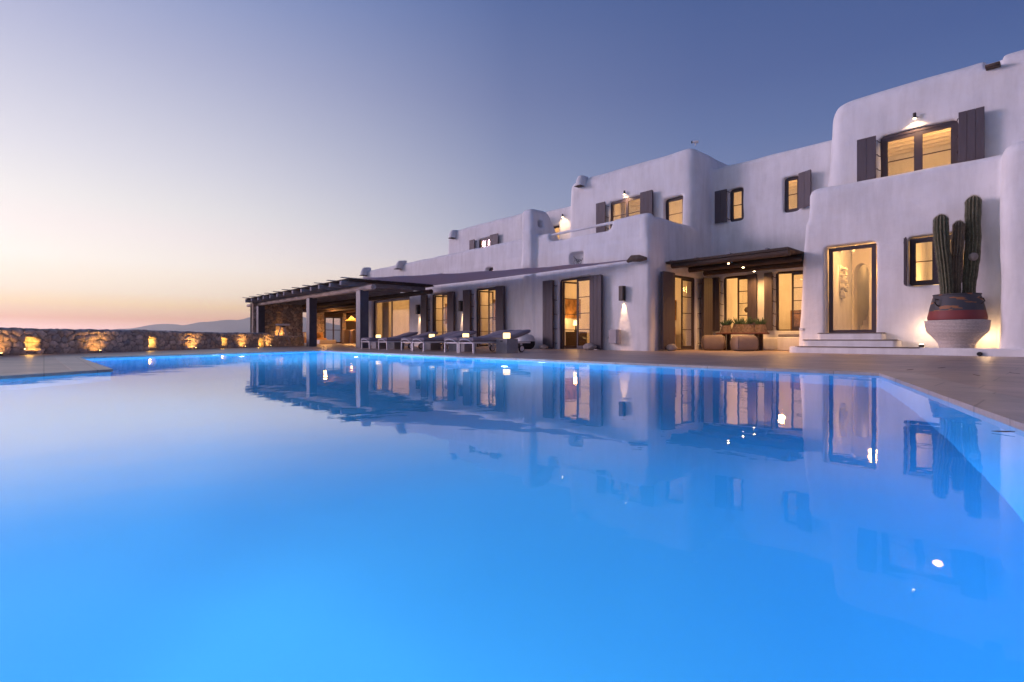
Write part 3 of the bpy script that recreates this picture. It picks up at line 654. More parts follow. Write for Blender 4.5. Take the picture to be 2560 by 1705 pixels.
table_lamp(-7.6, 18.8, .8, 'bright lamp behind the left patio window', 1.0, 14)
rt = empty('potted_plant', (-8.0, 18.8, .8), 0, 'small round-topped plant behind the left patio window', 'plant')
MB().lathe([(.06, 0), (.08, .14)], n=14).build('pot', M['bronze'], rt, smooth=True)
mb = MB(); mb.lathe([(.01, .50), (.08, .52), (.12, .6), (.08, .69), (.01, .72)], n=14); mb.tube([(0, 0, .1), (0, 0, .5)], .012, 6); mb.build('foliage', M['trunk'], rt, smooth=True)
MB_s = MB().box((-6.7, 19.2, .62), (-5.5, 19.25, 1.35), .0); item('picture', MB_s, M['painting'], 'brown framed picture behind the right patio window', 'picture', 'pictures on the villa walls inside')
MB_s = MB().box((-11.3, 18.5, 1.1), (-10.7, 18.56, 1.9), .0); item('picture', MB_s, M['painting'], 'framed picture deep inside the tall french door', 'picture', 'pictures on the villa walls inside')
MB_s = MB().box((-2.6, 17.2, .45), (-1.7, 17.7, 1.55), .03); item('sideboard', MB_s, M['hall'], 'pale sideboard behind the window beside the cactus', 'sideboard')
table_lamp(-2.45, 17.4, 1.55, 'round bright lamp behind the window beside the cactus', 1.0, 16)

for u_, n_, z_, w_, h_, lb_ in ((-13.07, 14.6, 1.15, .9, .75, 'dark framed picture on the side wall inside the tall french door'), (-17.37, 14.7, 1.2, .8, .9, 'dark framed picture inside the second french door'), (-21.07, 14.7, 1.1, .8, 1.0, 'dark framed picture inside the first french door'),
                            (-13.37, 17.2, 4.3, .8, .7, 'dark framed picture in the upper room of the middle tower')):
    MB_s = MB().box((u_, n_, z_), (u_ + .035, n_ + w_, z_ + h_)); item('picture', MB_s, M['painting'], lb_, 'picture', 'pictures on the villa walls inside')
for u_, n_, lb_ in ((-17.2, 16.2, 'tall dark bookcase in the corner inside the second french door'), (-20.9, 16.2, 'tall dark bookcase in the corner inside the first french door'), (-12.95, 17.9, 'tall dark bookcase deep inside the tall french door')):
    rt = empty('bookcase', (u_, n_, 0), 0, lb_, 'bookcase', 'bookcases inside the villa')
    mb = MB(); mb.box((0, 0, 0), (.04, .5, 1.9)); mb.box((.86, 0, 0), (.9, .5, 1.9)); mb.box((.04, .47, 0), (.86, .5, 1.9)); mb.build('frame', M['darkwood'], rt)
    for k in range(5): MB().box((.04, .0, .1 + k * .43), (.86, .46, .13 + k * .43)).build('shelf', M['darkwood'], rt)
def leaf_plant(loc, label, n=26, r=.3, mat='aloe', pot=True, h=.45):
    rt = empty('house_plant', loc, 0, label, 'plant')
    MB().lathe([(.07, 0), (.1, .16)], n=16).build('pot', M['linen'], rt, smooth=True)
    mb = MB()
    for i in range(n):
        a = random.uniform(0, 6.28); t = random.uniform(.2, 1.1); L_ = h * random.uniform(.6, 1)
        d = Vector((math.cos(a) * math.sin(t), math.sin(a) * math.sin(t), math.cos(t)))
        p0 = Vector((0, 0, .15)); p1 = p0 + d * L_; s_ = d.cross(Vector((0, 0, 1))).normalized() * .035
        v = [mb.bm.verts.new(q) for q in (p0, (p0 + p1) / 2 + s_, p1 - Vector((0, 0, .05)), (p0 + p1) / 2 - s_)]; mb.bm.faces.new(v)
    mb.build('foliage', M[mat], rt); return rt
leaf_plant((-1.95, 17.35, 1.55), 'green leafy plant behind the window beside the cactus')

# room lamps (ceiling fittings that give the warm light)
room_pow = [110, 75, 75, 110, 60, 38, 80, 60, 40, 66, 34, 95]
names = ['in the sliding door room', 'in the room of the first french door', 'in the room of the second french door', 'in the room of the tall french door', 'in the room behind the patio windows',
         'in the upper room of the middle wall', 'in the upper room of the middle tower', 'in the upper room at the far left', 'behind the lit terrace door', 'in the entrance hall', 'in the room beside the cactus', 'in the upper right room']
for (u0, u1, n0, n1, z0, z1), pw, nm in zip(ROOMS, room_pow, names):
    c = ((u0 + u1) / 2, (n0 + n1) / 2 - .1, z1 - .55)
    if nm == 'in the entrance hall': c = (-3.6, 16.2, 2.8)
    if nm == 'in the upper right room': c = (-2.5, 17.6, 5.7)
    rt = empty('ceiling_lamp', (c[0], c[1], z1), 0, 'small round ceiling lamp ' + nm, 'ceiling lamp', 'ceiling lamps inside the villa')
    mb = MB(); mb.lathe([(.09, -.06), (.09, 0)], n=18); mb.build('body', M['white'], rt, smooth=True)
    mb = MB(); mb.lathe([(.075, -.075), (.075, -.061)], n=18); mb.build('diffuser', M['candle2'], rt, smooth=True)
    point((c[0], c[1], c[2] - .1), pw, WARM, .12)
point((-4.1, 18.9, 2.6), 7, WARM, .1)
spot((-3.82, 17.38, 2.9), (-3.84, 17.5, .5), 90, 46, .8)
spot((-4.2, 16.3, 2.7), (-4.42, 16.6, 1.6), 60, 70, .8)

# ------------------------------------------------------------------ wall lamps
for u, lab in ((-21.05, 'dark box wall lamp between the sliding door and the first french door'), (-17.65, 'dark box wall lamp between the first and second french doors'), (-9.39, 'dark box wall lamp above the grey meter box')):
    rt = empty('wall_lamp', (u, 13.2, 1.53), 0, lab, 'wall lamp', 'box wall lamps shining down the villa front')
    mb = MB(); mb.box((-.07, -.16, 0), (-.062, 0, .45)); mb.box((.062, -.16, 0), (.07, 0, .45)); mb.box((-.062, -.16, 0), (.062, -.152, .45)); mb.box((-.062, -.02, 0), (.062, -.0, .45)); mb.box((-.062, -.152, .44), (.062, -.02, .45))
    mb.build('body', M['bronze'], rt)
    mb = MB(); mb.tube([(0, -.085, .10), (0, -.085, .14)], .04, 12); mb.build('bulb', M['bulb'], rt)
    spot((u, 13.160, 1.60), (u, 13.225, 1.25), 130, 33, .45, (1, .58, .30), .012)
def downlight(u, n, z, lab, power=22):
    rt = empty('spotlight', (u, n, z), 0, lab, 'spotlight', 'small spotlights over the upper windows')
    mb = MB(); mb.tube([(0, -.07, -.06), (0, -.07, .07)], .035, 14); mb.tube([(0, -.07, 0), (0, .06, 0)], .014, 8); mb.build('body', M['bronze'], rt, smooth=True)
    mb = MB(); mb.tube([(0, -.07, -.07), (0, -.07, -.0605)], .028, 14); mb.build('bulb', M['bulb'], rt)
    spot((u, n - .09, z - .085), (u, n + .04, z - 1), power * 2.6, 140, .9, (1, .62, .32), .02)
downlight(-11.25, 15.93, 5.76, 'small lit spotlight over the middle tower window', 16)
downlight(-2.69, 15.95, 5.86, 'small lit spotlight over the big upper right window', 16)
downlight(-15.35, 17.08, 5.82, 'small lit spotlight beside the terrace door behind the pier', 30)
rt = empty('security_camera', (-8.6, 16.15, 6.86), R(200), 'tiny white security camera on top of the middle tower corner', 'camera')
mb = MB(); mb.tube([(-.09, 0, .09), (.09, 0, .11)], .045, 12); mb.build('body', M['white'], rt, smooth=True)
mb = MB(); mb.tube([(.09, 0, .11), (.13, 0, .115)], .04, 12); mb.build('lens', M['black'], rt)
mb = MB(); mb.tube([(0, 0, -.02), (0, 0, .07)], .018, 8); mb.build('bracket', M['white'], rt)
rt = empty('meter_box', (-9.66, 13.08, .21), 0, 'grey meter box on the wall under the lamp', 'meter box')
MB().box((-.15, -.08, 0), (.15, .15, .44), .008).build('body', M['greybox'], rt)
MB().box((-.135, -.088, .015), (.135, -.081, .425), .003).build('door', M['greybox'], rt)
rt = empty('wall_socket', (-10.02, 13.2, .42), 0, 'small white wall socket with a cable to the meter box', 'socket')
MB().box((-.05, -.02, -.04), (.05, .02, .04), .006).build('plate', M['white'], rt)
mb = MB(); mb.tube([(.03, -.02, -.01), (.12, -.01, -.03), (.24, -.01, -.02)], .006, 6); mb.build('cable', M['black'], rt)
rt = empty('wall_socket', (-5.02, 15.17, .62), 0, 'pair of small switches on the wall corner left of the steps', 'socket')
MB().box((-.05, -.015, -.04), (.05, .03, .04), .006).build('plate', M['white'], rt)
# ornament in the niche: little wire cart
rt = empty('wire_ornament', (-11.32, 13.33, 2.86), 0, 'dark wire ornament with two wheels in the wall niche', 'ornament')
mb = MB()
for cx_ in (-.09, .09):
    mb.tube([(cx_ + .075 * math.cos(k / 14 * 2 * math.pi), -.03, .085 + .075 * math.sin(k / 14 * 2 * math.pi)) for k in range(15)], .008, 6)
mb.build('wheel', M['black'], rt)
mb = MB(); mb.tube([(-.2, 0, .30), (-.05, 0, .15), (.15, 0, .13), (.2, 0, .2)], .009, 6); mb.tube([(-.1, -.02, .1), (.1, -.02, .1)], .01, 6); mb.tube([(-.2, .02, .22), (0, .02, .18)], .01, 6); mb.build('frame', M['black'], rt)

# ------------------------------------------------------------------ entrance steps and terrace slab
rt = empty('entrance_steps', (-3.6, 14.5, 0), 0, 'white rounded entrance steps with slate treads below the glass door', 'steps')
def rounded_slab(u0, u1, n0, n1, z0, z1, rl, rr):
    bm = bmesh.new(); P = []
    def arc(cx_, cy_, r, a0, a1): return [(cx_ + r * math.cos(R(a0 + (a1 - a0) * k / 8)), cy_ + r * math.sin(R(a0 + (a1 - a0) * k / 8))) for k in range(9)]
    P += arc(u0 + rl, n0 + rl, rl, 180, 270) if rl else [(u0, n0)]
    P += arc(u1 - rr, n0 + rr, rr, 270, 360) if rr else [(u1, n0)]
    P += [(u1, n1), (u0, n1)]
    vs = [bm.verts.new((*p, z0)) for p in P]; f = bm.faces.new(vs)
    ex = bmesh.ops.extrude_face_region(bm, geom=[f]); tv = [v for v in ex['geom'] if isinstance(v, bmesh.types.BMVert)]; bmesh.ops.translate(bm, vec=(0, 0, z1 - z0), verts=tv)
    te = [e for e in bm.edges if all(abs(v.co.z - z1) < 1e-5 for v in e.verts)]
    bmesh.ops.bevel(bm, geom=te, offset=.02, segments=3, affect='EDGES')
    m_ = MB(); m_.bm.free(); m_.bm = bm; return m_
rounded_slab(-5.12, 3.4, 14.354, 15.26, -.1, .16, .30, 0).build('terrace_slab', M['plaster'], rt, world=True, smooth=True)
rounded_slab(-4.86, -2.82, 14.64, 15.25, .15, .332, .22, .1).build('step', M['plaster'], rt, world=True, smooth=True)
rounded_slab(-4.56, -3.14, 14.92, 15.25, .33, .505, .1, .06).build('step', M['plaster'], rt, world=True, smooth=True)
rounded_slab(-4.99, -2.35, 14.345, 14.62, .159, .170, .26, .03).build('tread', M['tread'], rt, world=True)
rounded_slab(-4.88, -2.81, 14.63, 14.90, .331, .342, .2, .08).build('tread', M['tread'], rt, world=True)
rounded_slab(-4.58, -3.12, 14.91, 15.2, .504, .516, .09, .05).build('tread', M['tread'], rt, world=True)
mb = MB(); mb.tube([(-1.35, 14.352, .045), (-1.35, 14.30, .045)], .045, 14); item('drain_pipe', mb, M['black'], 'black round drain outlet at the foot of the white slab', 'drain')

# ------------------------------------------------------------------ cactus in its jar
PX, PY = c2w(9.69, 11.2)
rt = empty('large_jar', (PX, PY, .16), 0, 'big worn glazed jar wrapped in white rope, holding the cactus', 'jar')
prof = [(.44, .6), (.495, .612), (.502, .66), (.495, .71), (.479, .79), (.465, .87), (.44, .98), (.415, 1.08), (.398, 1.135), (.41, 1.15), (.41, 1.17), (.375, 1.17), (.36, 1.05)]
MB().lathe(prof, n=48).build('jar_body', M['jar'], rt, smooth=True, angle=50)
kp = [(.288, 0), (.305, .082), (.358, .175), (.438, .269), (.495, .33), (.522, .385), (.535, .48), (.540, .60)]
zs = []; pr = []; nr_ = 20
for i in range(nr_):
    z0 = .60 * i / nr_; z1 = .60 * (i + 1) / nr_
    for k in range(4):
        zz = z0 + (z1 - z0) * k / 4; rr = np.interp(zz, [q[1] for q in kp], [q[0] for q in kp]); pr.append((rr + .013 * math.sin(math.pi * k / 4) - .003 * (k == 0), zz))
pr.append((.53, .602)); pr.append((.44, .604))
MB().lathe(pr, n=60).build('rope_wrap', M['rope'], rt, smooth=True, angle=80)
RV = Vector((CS, SN, 0)); FV = Vector((-SN, CS, 0))
mb = MB(); hp = -RV * .46 + FV * -.08
mb.tube([hp + Vector((0, 0, 1.04)), hp - RV * .06 + Vector((0, 0, 1.06)), hp - RV * .085 + Vector((0, 0, 1.0)), hp - RV * .05 + Vector((0, 0, .93)), hp + RV * .03 + Vector((0, 0, .90))], .014, 8); mb.build('handle', M['bronze'], rt, smooth=True)
mb = MB(); hp = RV * .10 - FV * .43
mb.tube([hp + Vector((0, 0, 1.06)), hp + RV * .05 - FV * .04 + Vector((0, 0, 1.05)), hp + RV * .07 - FV * .05 + Vector((0, 0, .99)), hp + RV * .02 - FV * .02 + Vector((0, 0, .93))], .013, 8); mb.build('handle', M['bronze'], rt, smooth=True)
MB().lathe([(.01, 1.06), (.38, 1.06), (.38, 1.08), (.01, 1.08)], n=30).build('soil', M['earth'], rt)
def cactus_col(pts, r0, name_mat, ribs=13, spine=True):
    """ribbed column along pts [(right, ahead, z, rscale)], rounded tip"""
    P = [RV * p[0] + FV * p[1] + Vector((0, 0, p[2])) for p in pts]; rs = [p[3] * r0 for p in pts]
    # resample
    Q = []; RR = []
    for i in range(len(P) - 1):
        m_ = 7
        for k in range(m_): t = k / m_; Q.append(P[i].lerp(P[i + 1], t)); RR.append(rs[i] * (1 - t) + rs[i + 1] * t)
    tipd = (P[-1] - P[-2]).normalized()
    for k in range(8):
        a = k / 7 * math.pi / 2; Q.append(P[-1] + tipd * rs[-1] * 1.05 * math.sin(a)); RR.append(max(.004, rs[-1] * math.cos(a)))
    mb = MB(); bm = mb.bm; n = ribs * 6; rings = []
    for i, (q, r_) in enumerate(zip(Q, RR)):
        wob = 1 + .025 * math.sin(i * .9) + .015 * math.sin(i * 2.3 + 1)
        rings.append([bm.verts.new(q + Vector((math.cos(2 * math.pi * k / n), math.sin(2 * math.pi * k / n), 0)) * (r_ * wob * (.76 + .24 * abs(math.cos(math.pi * k / 6)) ** 1.1)) + Vector((0, 0, 0))) for k in range(n)])
    for a, b in zip(rings, rings[1:]):
        for k in range(n): bm.faces.new((a[k], a[(k + 1) % n], b[(k + 1) % n], b[k]))
    bm.faces.new(rings[-1])
    sp = MB()
    for i in range(0, len(Q) - 1):
        for t in (0, .33, .66):
            q = Q[i].lerp(Q[i + 1], t); r_ = RR[i] * (1 - t) + RR[i + 1] * t
            for k in range(0, n, 6):
                a = 2 * math.pi * k / n; d = Vector((math.cos(a), math.sin(a), 0)); c_ = q + d * r_ * .99
                if (q - Q[-1]).length < r_ * 1.0: d = (d + Vector((0, 0, .9))).normalized()
                for s_ in range(3):
                    dd = (d + Vector((random.uniform(-.8, .8), random.uniform(-.8, .8), random.uniform(-.7, .9)))).normalized(); L_ = random.uniform(.025, .055)
                    w_ = dd.cross(Vector((0, 0, 1))).normalized() * .002
                    sp.bm.faces.new([sp.bm.verts.new(v) for v in (c_ - w_, c_ + w_, c_ + dd * L_)])
    return mb, sp
cr = empty('cactus', (PX, PY, 1.2), 0, 'tall ribbed column cactus with three stems standing in the jar', 'cactus')
for pts, r_, mt in (([(-.22, .0, 0, .80), (-.22, 0, .3, .9), (-.27, 0, .8, .95), (-.32, 0, 1.2, 1), (-.345, 0, 1.52, 1.02), (-.345, 0, 1.72, 1.0)], .134, 'cactus'),
                    ([(.03, .06, 0, .8), (.03, .06, .5, .82), (.035, .05, .98, .9), (.055, .05, 1.08, .86), (.06, .05, 1.2, .98), (.085, .05, 1.62, .9)], .118, 'cactus_old'),
                    ([(.22, -.04, 0, .78), (.24, -.04, .4, .88), (.30, -.03, .85, 1.0), (.34, -.02, 1.3, 1.0), (.35, 0, 1.75, .98), (.36, 0, 2.12, 1.04)], .136, 'cactus')):
    a, b = cactus_col(pts, r_, mt)
    st = a.build('stem', M[mt], cr, smooth=True, angle=70); b.build('spines', M['spine'], st)
mb = MB(); mb.lathe([(.03, -.09), (.07, -.06), (.085, 0), (.07, .055), (.02, .085)], c=tuple(RV * .235 - FV * .14 + Vector((0, 0, .93))), n=40, rfun=lambda r_, z_, t: r_ * (.9 + .1 * abs(math.cos(t * 10 * math.pi)))); mb.build('bud', M['bud'], cr, smooth=True)
mb = MB()
for i in range(9):
    a = i * .7; mb.lathe([(.01, -.03), (.045, -.01), (.045, .02), (.01, .04)], c=(.27 * math.cos(a), .27 * math.sin(a), -.1), n=10)
o = mb.build('pebbles', M['linen'], None, smooth=True); o.location = (PX, PY, 1.2); tag(o, 'white pebbles on the soil of the big jar', 'pebbles', kind='stuff')
rt = empty('floor_uplight', (-2.42, 15.05, .16), 0, 'small uplight on the white slab behind the big jar', 'uplight')
MB().lathe([(.05, 0), (.05, .06), (.04, .07)], n=16).build('body', M['bronze'], rt); MB().lathe([(.03, .071), (.03, .08)], n=16).build('bulb', M['bulb'], rt)
point((-2.22, 15.0, .62), 13, (1, .62, .32), .05); point((-1.30, 14.95, .42), 7, (1, .62, .32), .05)

# ------------------------------------------------------------------ patio: log roof, bench, table, poufs, planters
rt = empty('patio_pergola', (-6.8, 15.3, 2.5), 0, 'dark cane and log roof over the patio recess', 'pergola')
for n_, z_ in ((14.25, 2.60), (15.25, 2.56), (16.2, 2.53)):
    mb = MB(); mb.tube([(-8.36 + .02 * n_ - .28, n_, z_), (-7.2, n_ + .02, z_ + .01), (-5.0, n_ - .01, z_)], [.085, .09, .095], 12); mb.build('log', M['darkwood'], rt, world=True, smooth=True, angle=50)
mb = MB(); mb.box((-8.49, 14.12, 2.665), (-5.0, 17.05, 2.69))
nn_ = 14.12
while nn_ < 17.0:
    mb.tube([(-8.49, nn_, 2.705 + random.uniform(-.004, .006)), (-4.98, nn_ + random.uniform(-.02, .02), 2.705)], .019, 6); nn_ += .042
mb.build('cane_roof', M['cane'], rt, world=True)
for u_ in (-8.3, -7.5, -6.5, -5.5):
    mb = MB(); mb.box((u_ - .03, 14.06, 2.72), (u_ + .03, 17.0, 2.755), .004); mb.build('batten', M['joist'], rt, world=True)
for (u_, n_, z_, nm) in ((-6.64, 14.34, 2.50, 'nearest the pool'), (-6.62, 15.25, 2.47, 'in the middle'), (-6.81, 16.48, 2.48, 'nearest the patio windows')):
    rt = empty('ceiling_spotlight', (u_, n_, z_), 0, 'small lit spotlight under the patio roof, ' + nm, 'spotlight', 'spotlights under the patio roof')
    mb = MB(); mb.tube([(0, 0, 0), (0, 0, .14)], .035, 14); mb.build('body', M['bronze'], rt); mb = MB(); mb.tube([(0, 0, -.012), (0, 0, -.001)], .03, 14); mb.build('bulb', M['bulb'], rt)
    spot((u_, n_, z_ - .03), (u_ + .03, n_ + .2, 0), 115 if n_ > 16 else 150, 150, .9, (1, .50, .17), .03)
mb = MB(); mb.box((-6.15, 16.5, 0), (-5.12, 17.12, .42), .04, 3); o = item('patio_bench', mb, M['plaster'], 'white built bench block at the right end of the patio', 'bench', smooth=True)
mb = MB(); mb.box((-8.0, 16.78, 0), (-6.16, 17.12, .40), .04, 3); item('patio_bench', mb, M['plaster'], 'low white bench running under the patio windows', 'bench', smooth=True)
mb = MB(); mb.box((-6.12, 16.52, .422), (-5.15, 17.08, .50), .025, 3); item('seat_cushion', mb, M['grey_cushion'], 'flat grey cushion on the white bench block', 'cushion', smooth=True)
rt = empty('patio_table', (-7.0, 16.02, 0), R(0), 'round low table with a red and dark painted top', 'table')
mb = MB(); mb.lathe([(.70, .50), (.735, .515), (.735, .535), (.70, .55)], n=40, rfun=lambda r_, z_, t: r_); bmesh.ops.scale(mb.bm, vec=(1.1, .72, 1), verts=mb.bm.verts); mb.build('table_top', M['tabletop'], rt, smooth=True, angle=30)
for a in ((-.5, -.12), (.5, -.12), (-.5, .2), (.5, .2)):
    MB().box((a[0] - .05, a[1] - .05, 0), (a[0] + .05, a[1] + .05, .5), .006).build('leg', M['darkwood'], rt)
def pouf(u, n, s, h, rz, lab):
    bm = bmesh.new(); bmesh.ops.create_cube(bm, size=1); bmesh.ops.subdivide_edges(bm, edges=bm.edges[:], cuts=9, use_grid_fill=True)
    for v in bm.verts:
        x, y, z = v.co * 2
        k = 1 - .10 * (z ** 2) - .05 * (z > 0) * z
        rr = (abs(x) ** 6 + abs(y) ** 6 + abs(z) ** 6) ** (1 / 6) or 1
        p = Vector((x / rr * k, y / rr * k, z / rr))
        top = max(0, (z - .5) * 2)
        p.z -= .10 * top * (1 - max(abs(x), abs(y)) ** 2) - .02 * math.sin(x * 6 + y * 4) * top
        p += Vector((mnoise.noise(p * 2.2 + Vector((u, 0, 0))), mnoise.noise(p * 2.2 + Vector((0, u, 5))), 0)) * .05
        v.co = Vector((p.x * s / 2, p.y * s / 2, (p.z + 1) * h / 2))
    for f in bm.faces: f.smooth = True
    me = bpy.data.meshes.new('body'); bm.to_mesh(me); bm.free()
    rt = empty('pouf', (u, n, 0), rz, lab, 'pouf', 'cloth poufs in front of the patio table'); link('body', me, M['pouf'], rt)
    mb = MB()
    for sx in (-1, 1):
        mb.tube([(sx * s * .40, -s * .470, .05), (sx * s * .425, -s * .495, h * .5), (sx * s * .39, -s * .45, h * .93)], .006, 6)
    mb.build('piping', M['darkwood'], rt)
    return rt
pouf(-7.62, 15.42, .72, .49, R(28), 'beige cloth pouf left of the table, its corner towards the pool')
pouf(-6.55, 15.15, .66, .47, R(44), 'beige cloth pouf right in front of the planters, seams facing the pool')
def planter(u, n, z, r, h, lab, seed):
    random.seed(seed)
    rt = empty('wicker_planter', (u, n, z), random.random(), lab, 'planter', 'wicker planters with aloe on the patio table')
    pr = []
    for i in range(11):
        for k in range(3):
            zz = h * (i + k / 3) / 11; rr = r * (1.12 - .45 * zz / h); pr.append((rr + .011 * math.sin(math.pi * k / 3), zz))
    pr += [(r * .76, h), (r * .68, h), (r * .66, h * .8)]
    MB().lathe(pr, n=44, rfun=lambda r_, z_, t: r_ * (1 + .03 * math.sin(t * 22 * 2 * math.pi + (int(z_ / h * 11) % 2) * math.pi))).build('basket', M['wicker'], rt, smooth=True, angle=60)
    mb = MB()
    for i in range(46):
        a = random.uniform(0, 6.28); t = random.uniform(.08, 1.05); L_ = random.uniform(.12, .26); d = Vector((math.cos(a) * math.sin(t), math.sin(a) * math.sin(t), math.cos(t)))
        p0 = Vector((math.cos(a) * .05, math.sin(a) * .05, h * .85)); bend = Vector((0, 0, .04))
        mb.tube([p0, p0 + d * L_ * .5 + bend * .3, p0 + d * L_ + bend], [.018, .014, .002], 5)
    mb.build('aloe', M['aloe'], rt, smooth=True)
planter(-7.44, 15.92, .55, .17, .24, 'leftmost wicker planter of aloe on the patio table', 3)
planter(-7.12, 16.06, .55, .20, .27, 'wicker planter of aloe second from the left on the table', 4)
planter(-6.76, 15.88, .55, .21, .26, 'wicker planter of aloe second from the right on the table', 5)
planter(-6.46, 16.08, .55, .18, .25, 'rightmost wicker planter of aloe on the patio table', 6)
random.seed(11)
def rock(u, n, s, lab):
    bm = bmesh.new(); bmesh.ops.create_icosphere(bm, subdivisions=4, radius=1)
    for v in bm.verts: v.co = Vector((v.co.x * s[0], v.co.y * s[1], v.co.z * s[2])) * (1 + .18 * mnoise.noise(v.co * 1.3 + Vector((u, n, 0)))); v.co.z += s[2] * .85
    for f in bm.faces: f.smooth = True
    me = bpy.data.meshes.new('door_stone'); bm.to_mesh(me); bm.free(); o = link('door_stone', me, M['rock']); o.location = (u, n, 0)
    tag(o, lab, 'stone', 'stones holding the shutters open')
rock(-12.48, 12.85, (.19, .13, .085), 'pale stone at the foot of the left shutter of the tall french door')
rock(-10.45, 12.86, (.24, .16, .12), 'big pale stone at the foot of the right shutter of the tall french door')
rock(-8.12, 13.82, (.17, .14, .11), 'round pale stone at the foot of the patio door shutter')
def bulb_pot(u, n, lab, s=1.0):
    rt = empty('round_stool', (u, n, 0), 0, lab, 'stool', 'round two-tone stools by the villa wall')
    MB().lathe([(.20 * s, 0), (.30 * s, .07 * s), (.34 * s, .18 * s), (.335 * s, .27 * s)], n=32).build('base', M['black'], rt, smooth=True)
    MB().lathe([(.335 * s, .272 * s), (.33 * s, .36 * s), (.29 * s, .46 * s), (.20 * s, .51 * s), (.02, .52 * s)], n=32).build('seat', M['white'], rt, smooth=True)
bulb_pot(-13.15, 12.62, 'round stool, white over black, beside the shutter of the tall french door', 1.0)
bulb_pot(-13.95, 12.72, 'round stool, white over black, behind the nearest sun lounger', 1.0)

# ------------------------------------------------------------------ sun loungers, side cubes, lanterns
def make_lounger():
    rt = empty('sun_lounger', (0, 0, 0))
    W_, Ln = .62, 1.98
    f = MB()
    for x in (0, W_ - .045): f.box((x, .0, .24), (x + .045, Ln, .285), .006)
    f.box((.045, 0, .24), (W_ - .045, .04, .27), .005); f.box((.045, Ln - .04, .24), (W_ - .045, Ln, .27), .005); f.box((.045, 1.1, .24), (W_ - .045, 1.14, .27))
    f.build('frame', M['alu'], rt)
    for x in (.0, W_ - .045):
        MB().box((x, .0, 0), (x + .045, .05, .24), .006).build('leg', M['alu'], rt)
        MB().box((x, 1.62, .09), (x + .045, 1.67, .24), .006).build('leg', M['alu'], rt)
    for x in (-.01, W_ - .03):
        w = MB(); w.tube([(x, 1.645, .095), (x + .04, 1.645, .095)], .095, 24); wo = w.build('wheel', M['black'], rt)
        w = MB(); w.tube([(x - .004, 1.645, .095), (x + .044, 1.645, .095)], .07, 24); w.build('rim', M['alu'], wo)
    a = MB(); a.tube([(.05, -.03, .275), (.16, -.05, .335), (W_ / 2, -.055, .352), (W_ - .16, -.05, .335), (W_ - .05, -.03, .275)], .013, 8); a.build('handle', M['alu'], rt, smooth=True)
    pts = [(0, 0), (1.05, 0), (1.98, .235)]; bm = bmesh.new(); segs = 30
    ring = []
    for i in range(segs + 1):
        y = 1.98 * i / segs; z = .29 if y < 1.02 else .29 + .235 * ((y - 1.02) / .96) ** 1.15
        th = .105 + .006 * math.sin(i * .8); e = .5 if i in (0, segs) else 1
        sec = []
        for px_, pz_ in ((0.03, 0), (0, .03), (0, th - .03), (.03, th), (.17, th + .004), (W_ / 2, th - .006), (W_ - .17, th + .004), (W_ - .03, th), (W_, th - .03), (W_, .03), (W_ - .03, 0)):
            sec.append(bm.verts.new((px_, y, z + (pz_ if e == 1 else th / 2 + (pz_ - th / 2) * .8))))
        ring.append(sec)
    for a_, b_ in zip(ring, ring[1:]):
        for k in range(11): bm.faces.new((a_[k], a_[(k + 1) % 11], b_[(k + 1) % 11], b_[k]))
    bm.faces.new(ring[0]); bm.faces.new(ring[-1]); bmesh.ops.recalc_face_normals(bm, faces=bm.faces[:])
    for f_ in bm.faces: f_.smooth = True
    me = bpy.data.meshes.new('mattress'); bm.to_mesh(me); bm.free(); me.set_sharp_from_angle(angle=R(50)); mo = link('mattress', me, M['cushion'], rt)
    b = MB()
    for k in range(2): b.tube([(.06 + k * (W_ - .12), 1.0, .27), (.06 + k * (W_ - .12), 1.95, .49)], .012, 6)
    b.build('backrest_frame', M['alu'], rt)
    return rt
lg = [(-10.66, 7.85, 'sun lounger nearest the camera, beside the cube with the brightest lantern'), (-11.34, 7.88, 'sun lounger second nearest the camera, touching the nearest one'), (-13.32, 8.10, 'sun lounger third nearest, right one of the middle pair'),
      (-14.0, 8.12, 'sun lounger fourth nearest, left one of the middle pair'), (-15.80, 8.3, 'sun lounger fifth nearest, right one of the far pair'), (-17.10, 8.32, 'sun lounger farthest from the camera, by the pergola column')]
proto = make_lounger()
for i, (u_, n_, lb) in enumerate(lg):
    o = proto if i == 0 else copy_tree(proto)
    o.location = (u_, n_, 0); o.rotation_euler = (0, 0, R([0, -1, 1, 0, -1, 1][i])); tag(o, lb, 'sun lounger', 'sun loungers lined up beside the pool')
def cube_mb():
    rt = empty('cube_table', (0, 0, 0)); m_ = MB(); m_.box((-.2, -.2, 0), (.2, .2, .36), .008); m_.build('body', M['concrete'], rt)
    m_ = MB(); m_.box((-.045, -.204, .29), (.045, -.199, .315), .004); m_.build('handle', M['black'], rt); return rt
cubes = [(-9.80, 8.75, 'concrete cube side table nearest the camera with a lantern on it'), (-11.78, 8.95, 'concrete cube side table second from the nearest lounger pair, with a lantern'), (-12.52, 9.2, 'bare concrete cube side table right of the middle lounger pair'),
         (-14.28, 9.45, 'concrete cube side table left of the middle lounger pair, with a lantern'), (-16.0, 9.1, 'bare concrete cube side table between the two far loungers'), (-17.45, 9.2, 'farthest concrete cube side table by the column, with a lantern')]
cp = cube_mb()
for i, (u_, n_, lb) in enumerate(cubes):
    o = cp if i == 0 else copy_tree(cp); o.location = (u_, n_, 0); o.rotation_euler = (0, 0, R([4, -3, 5, 0, 2, -4][i])); tag(o, lb, 'side table', 'concrete cubes between the loungers')
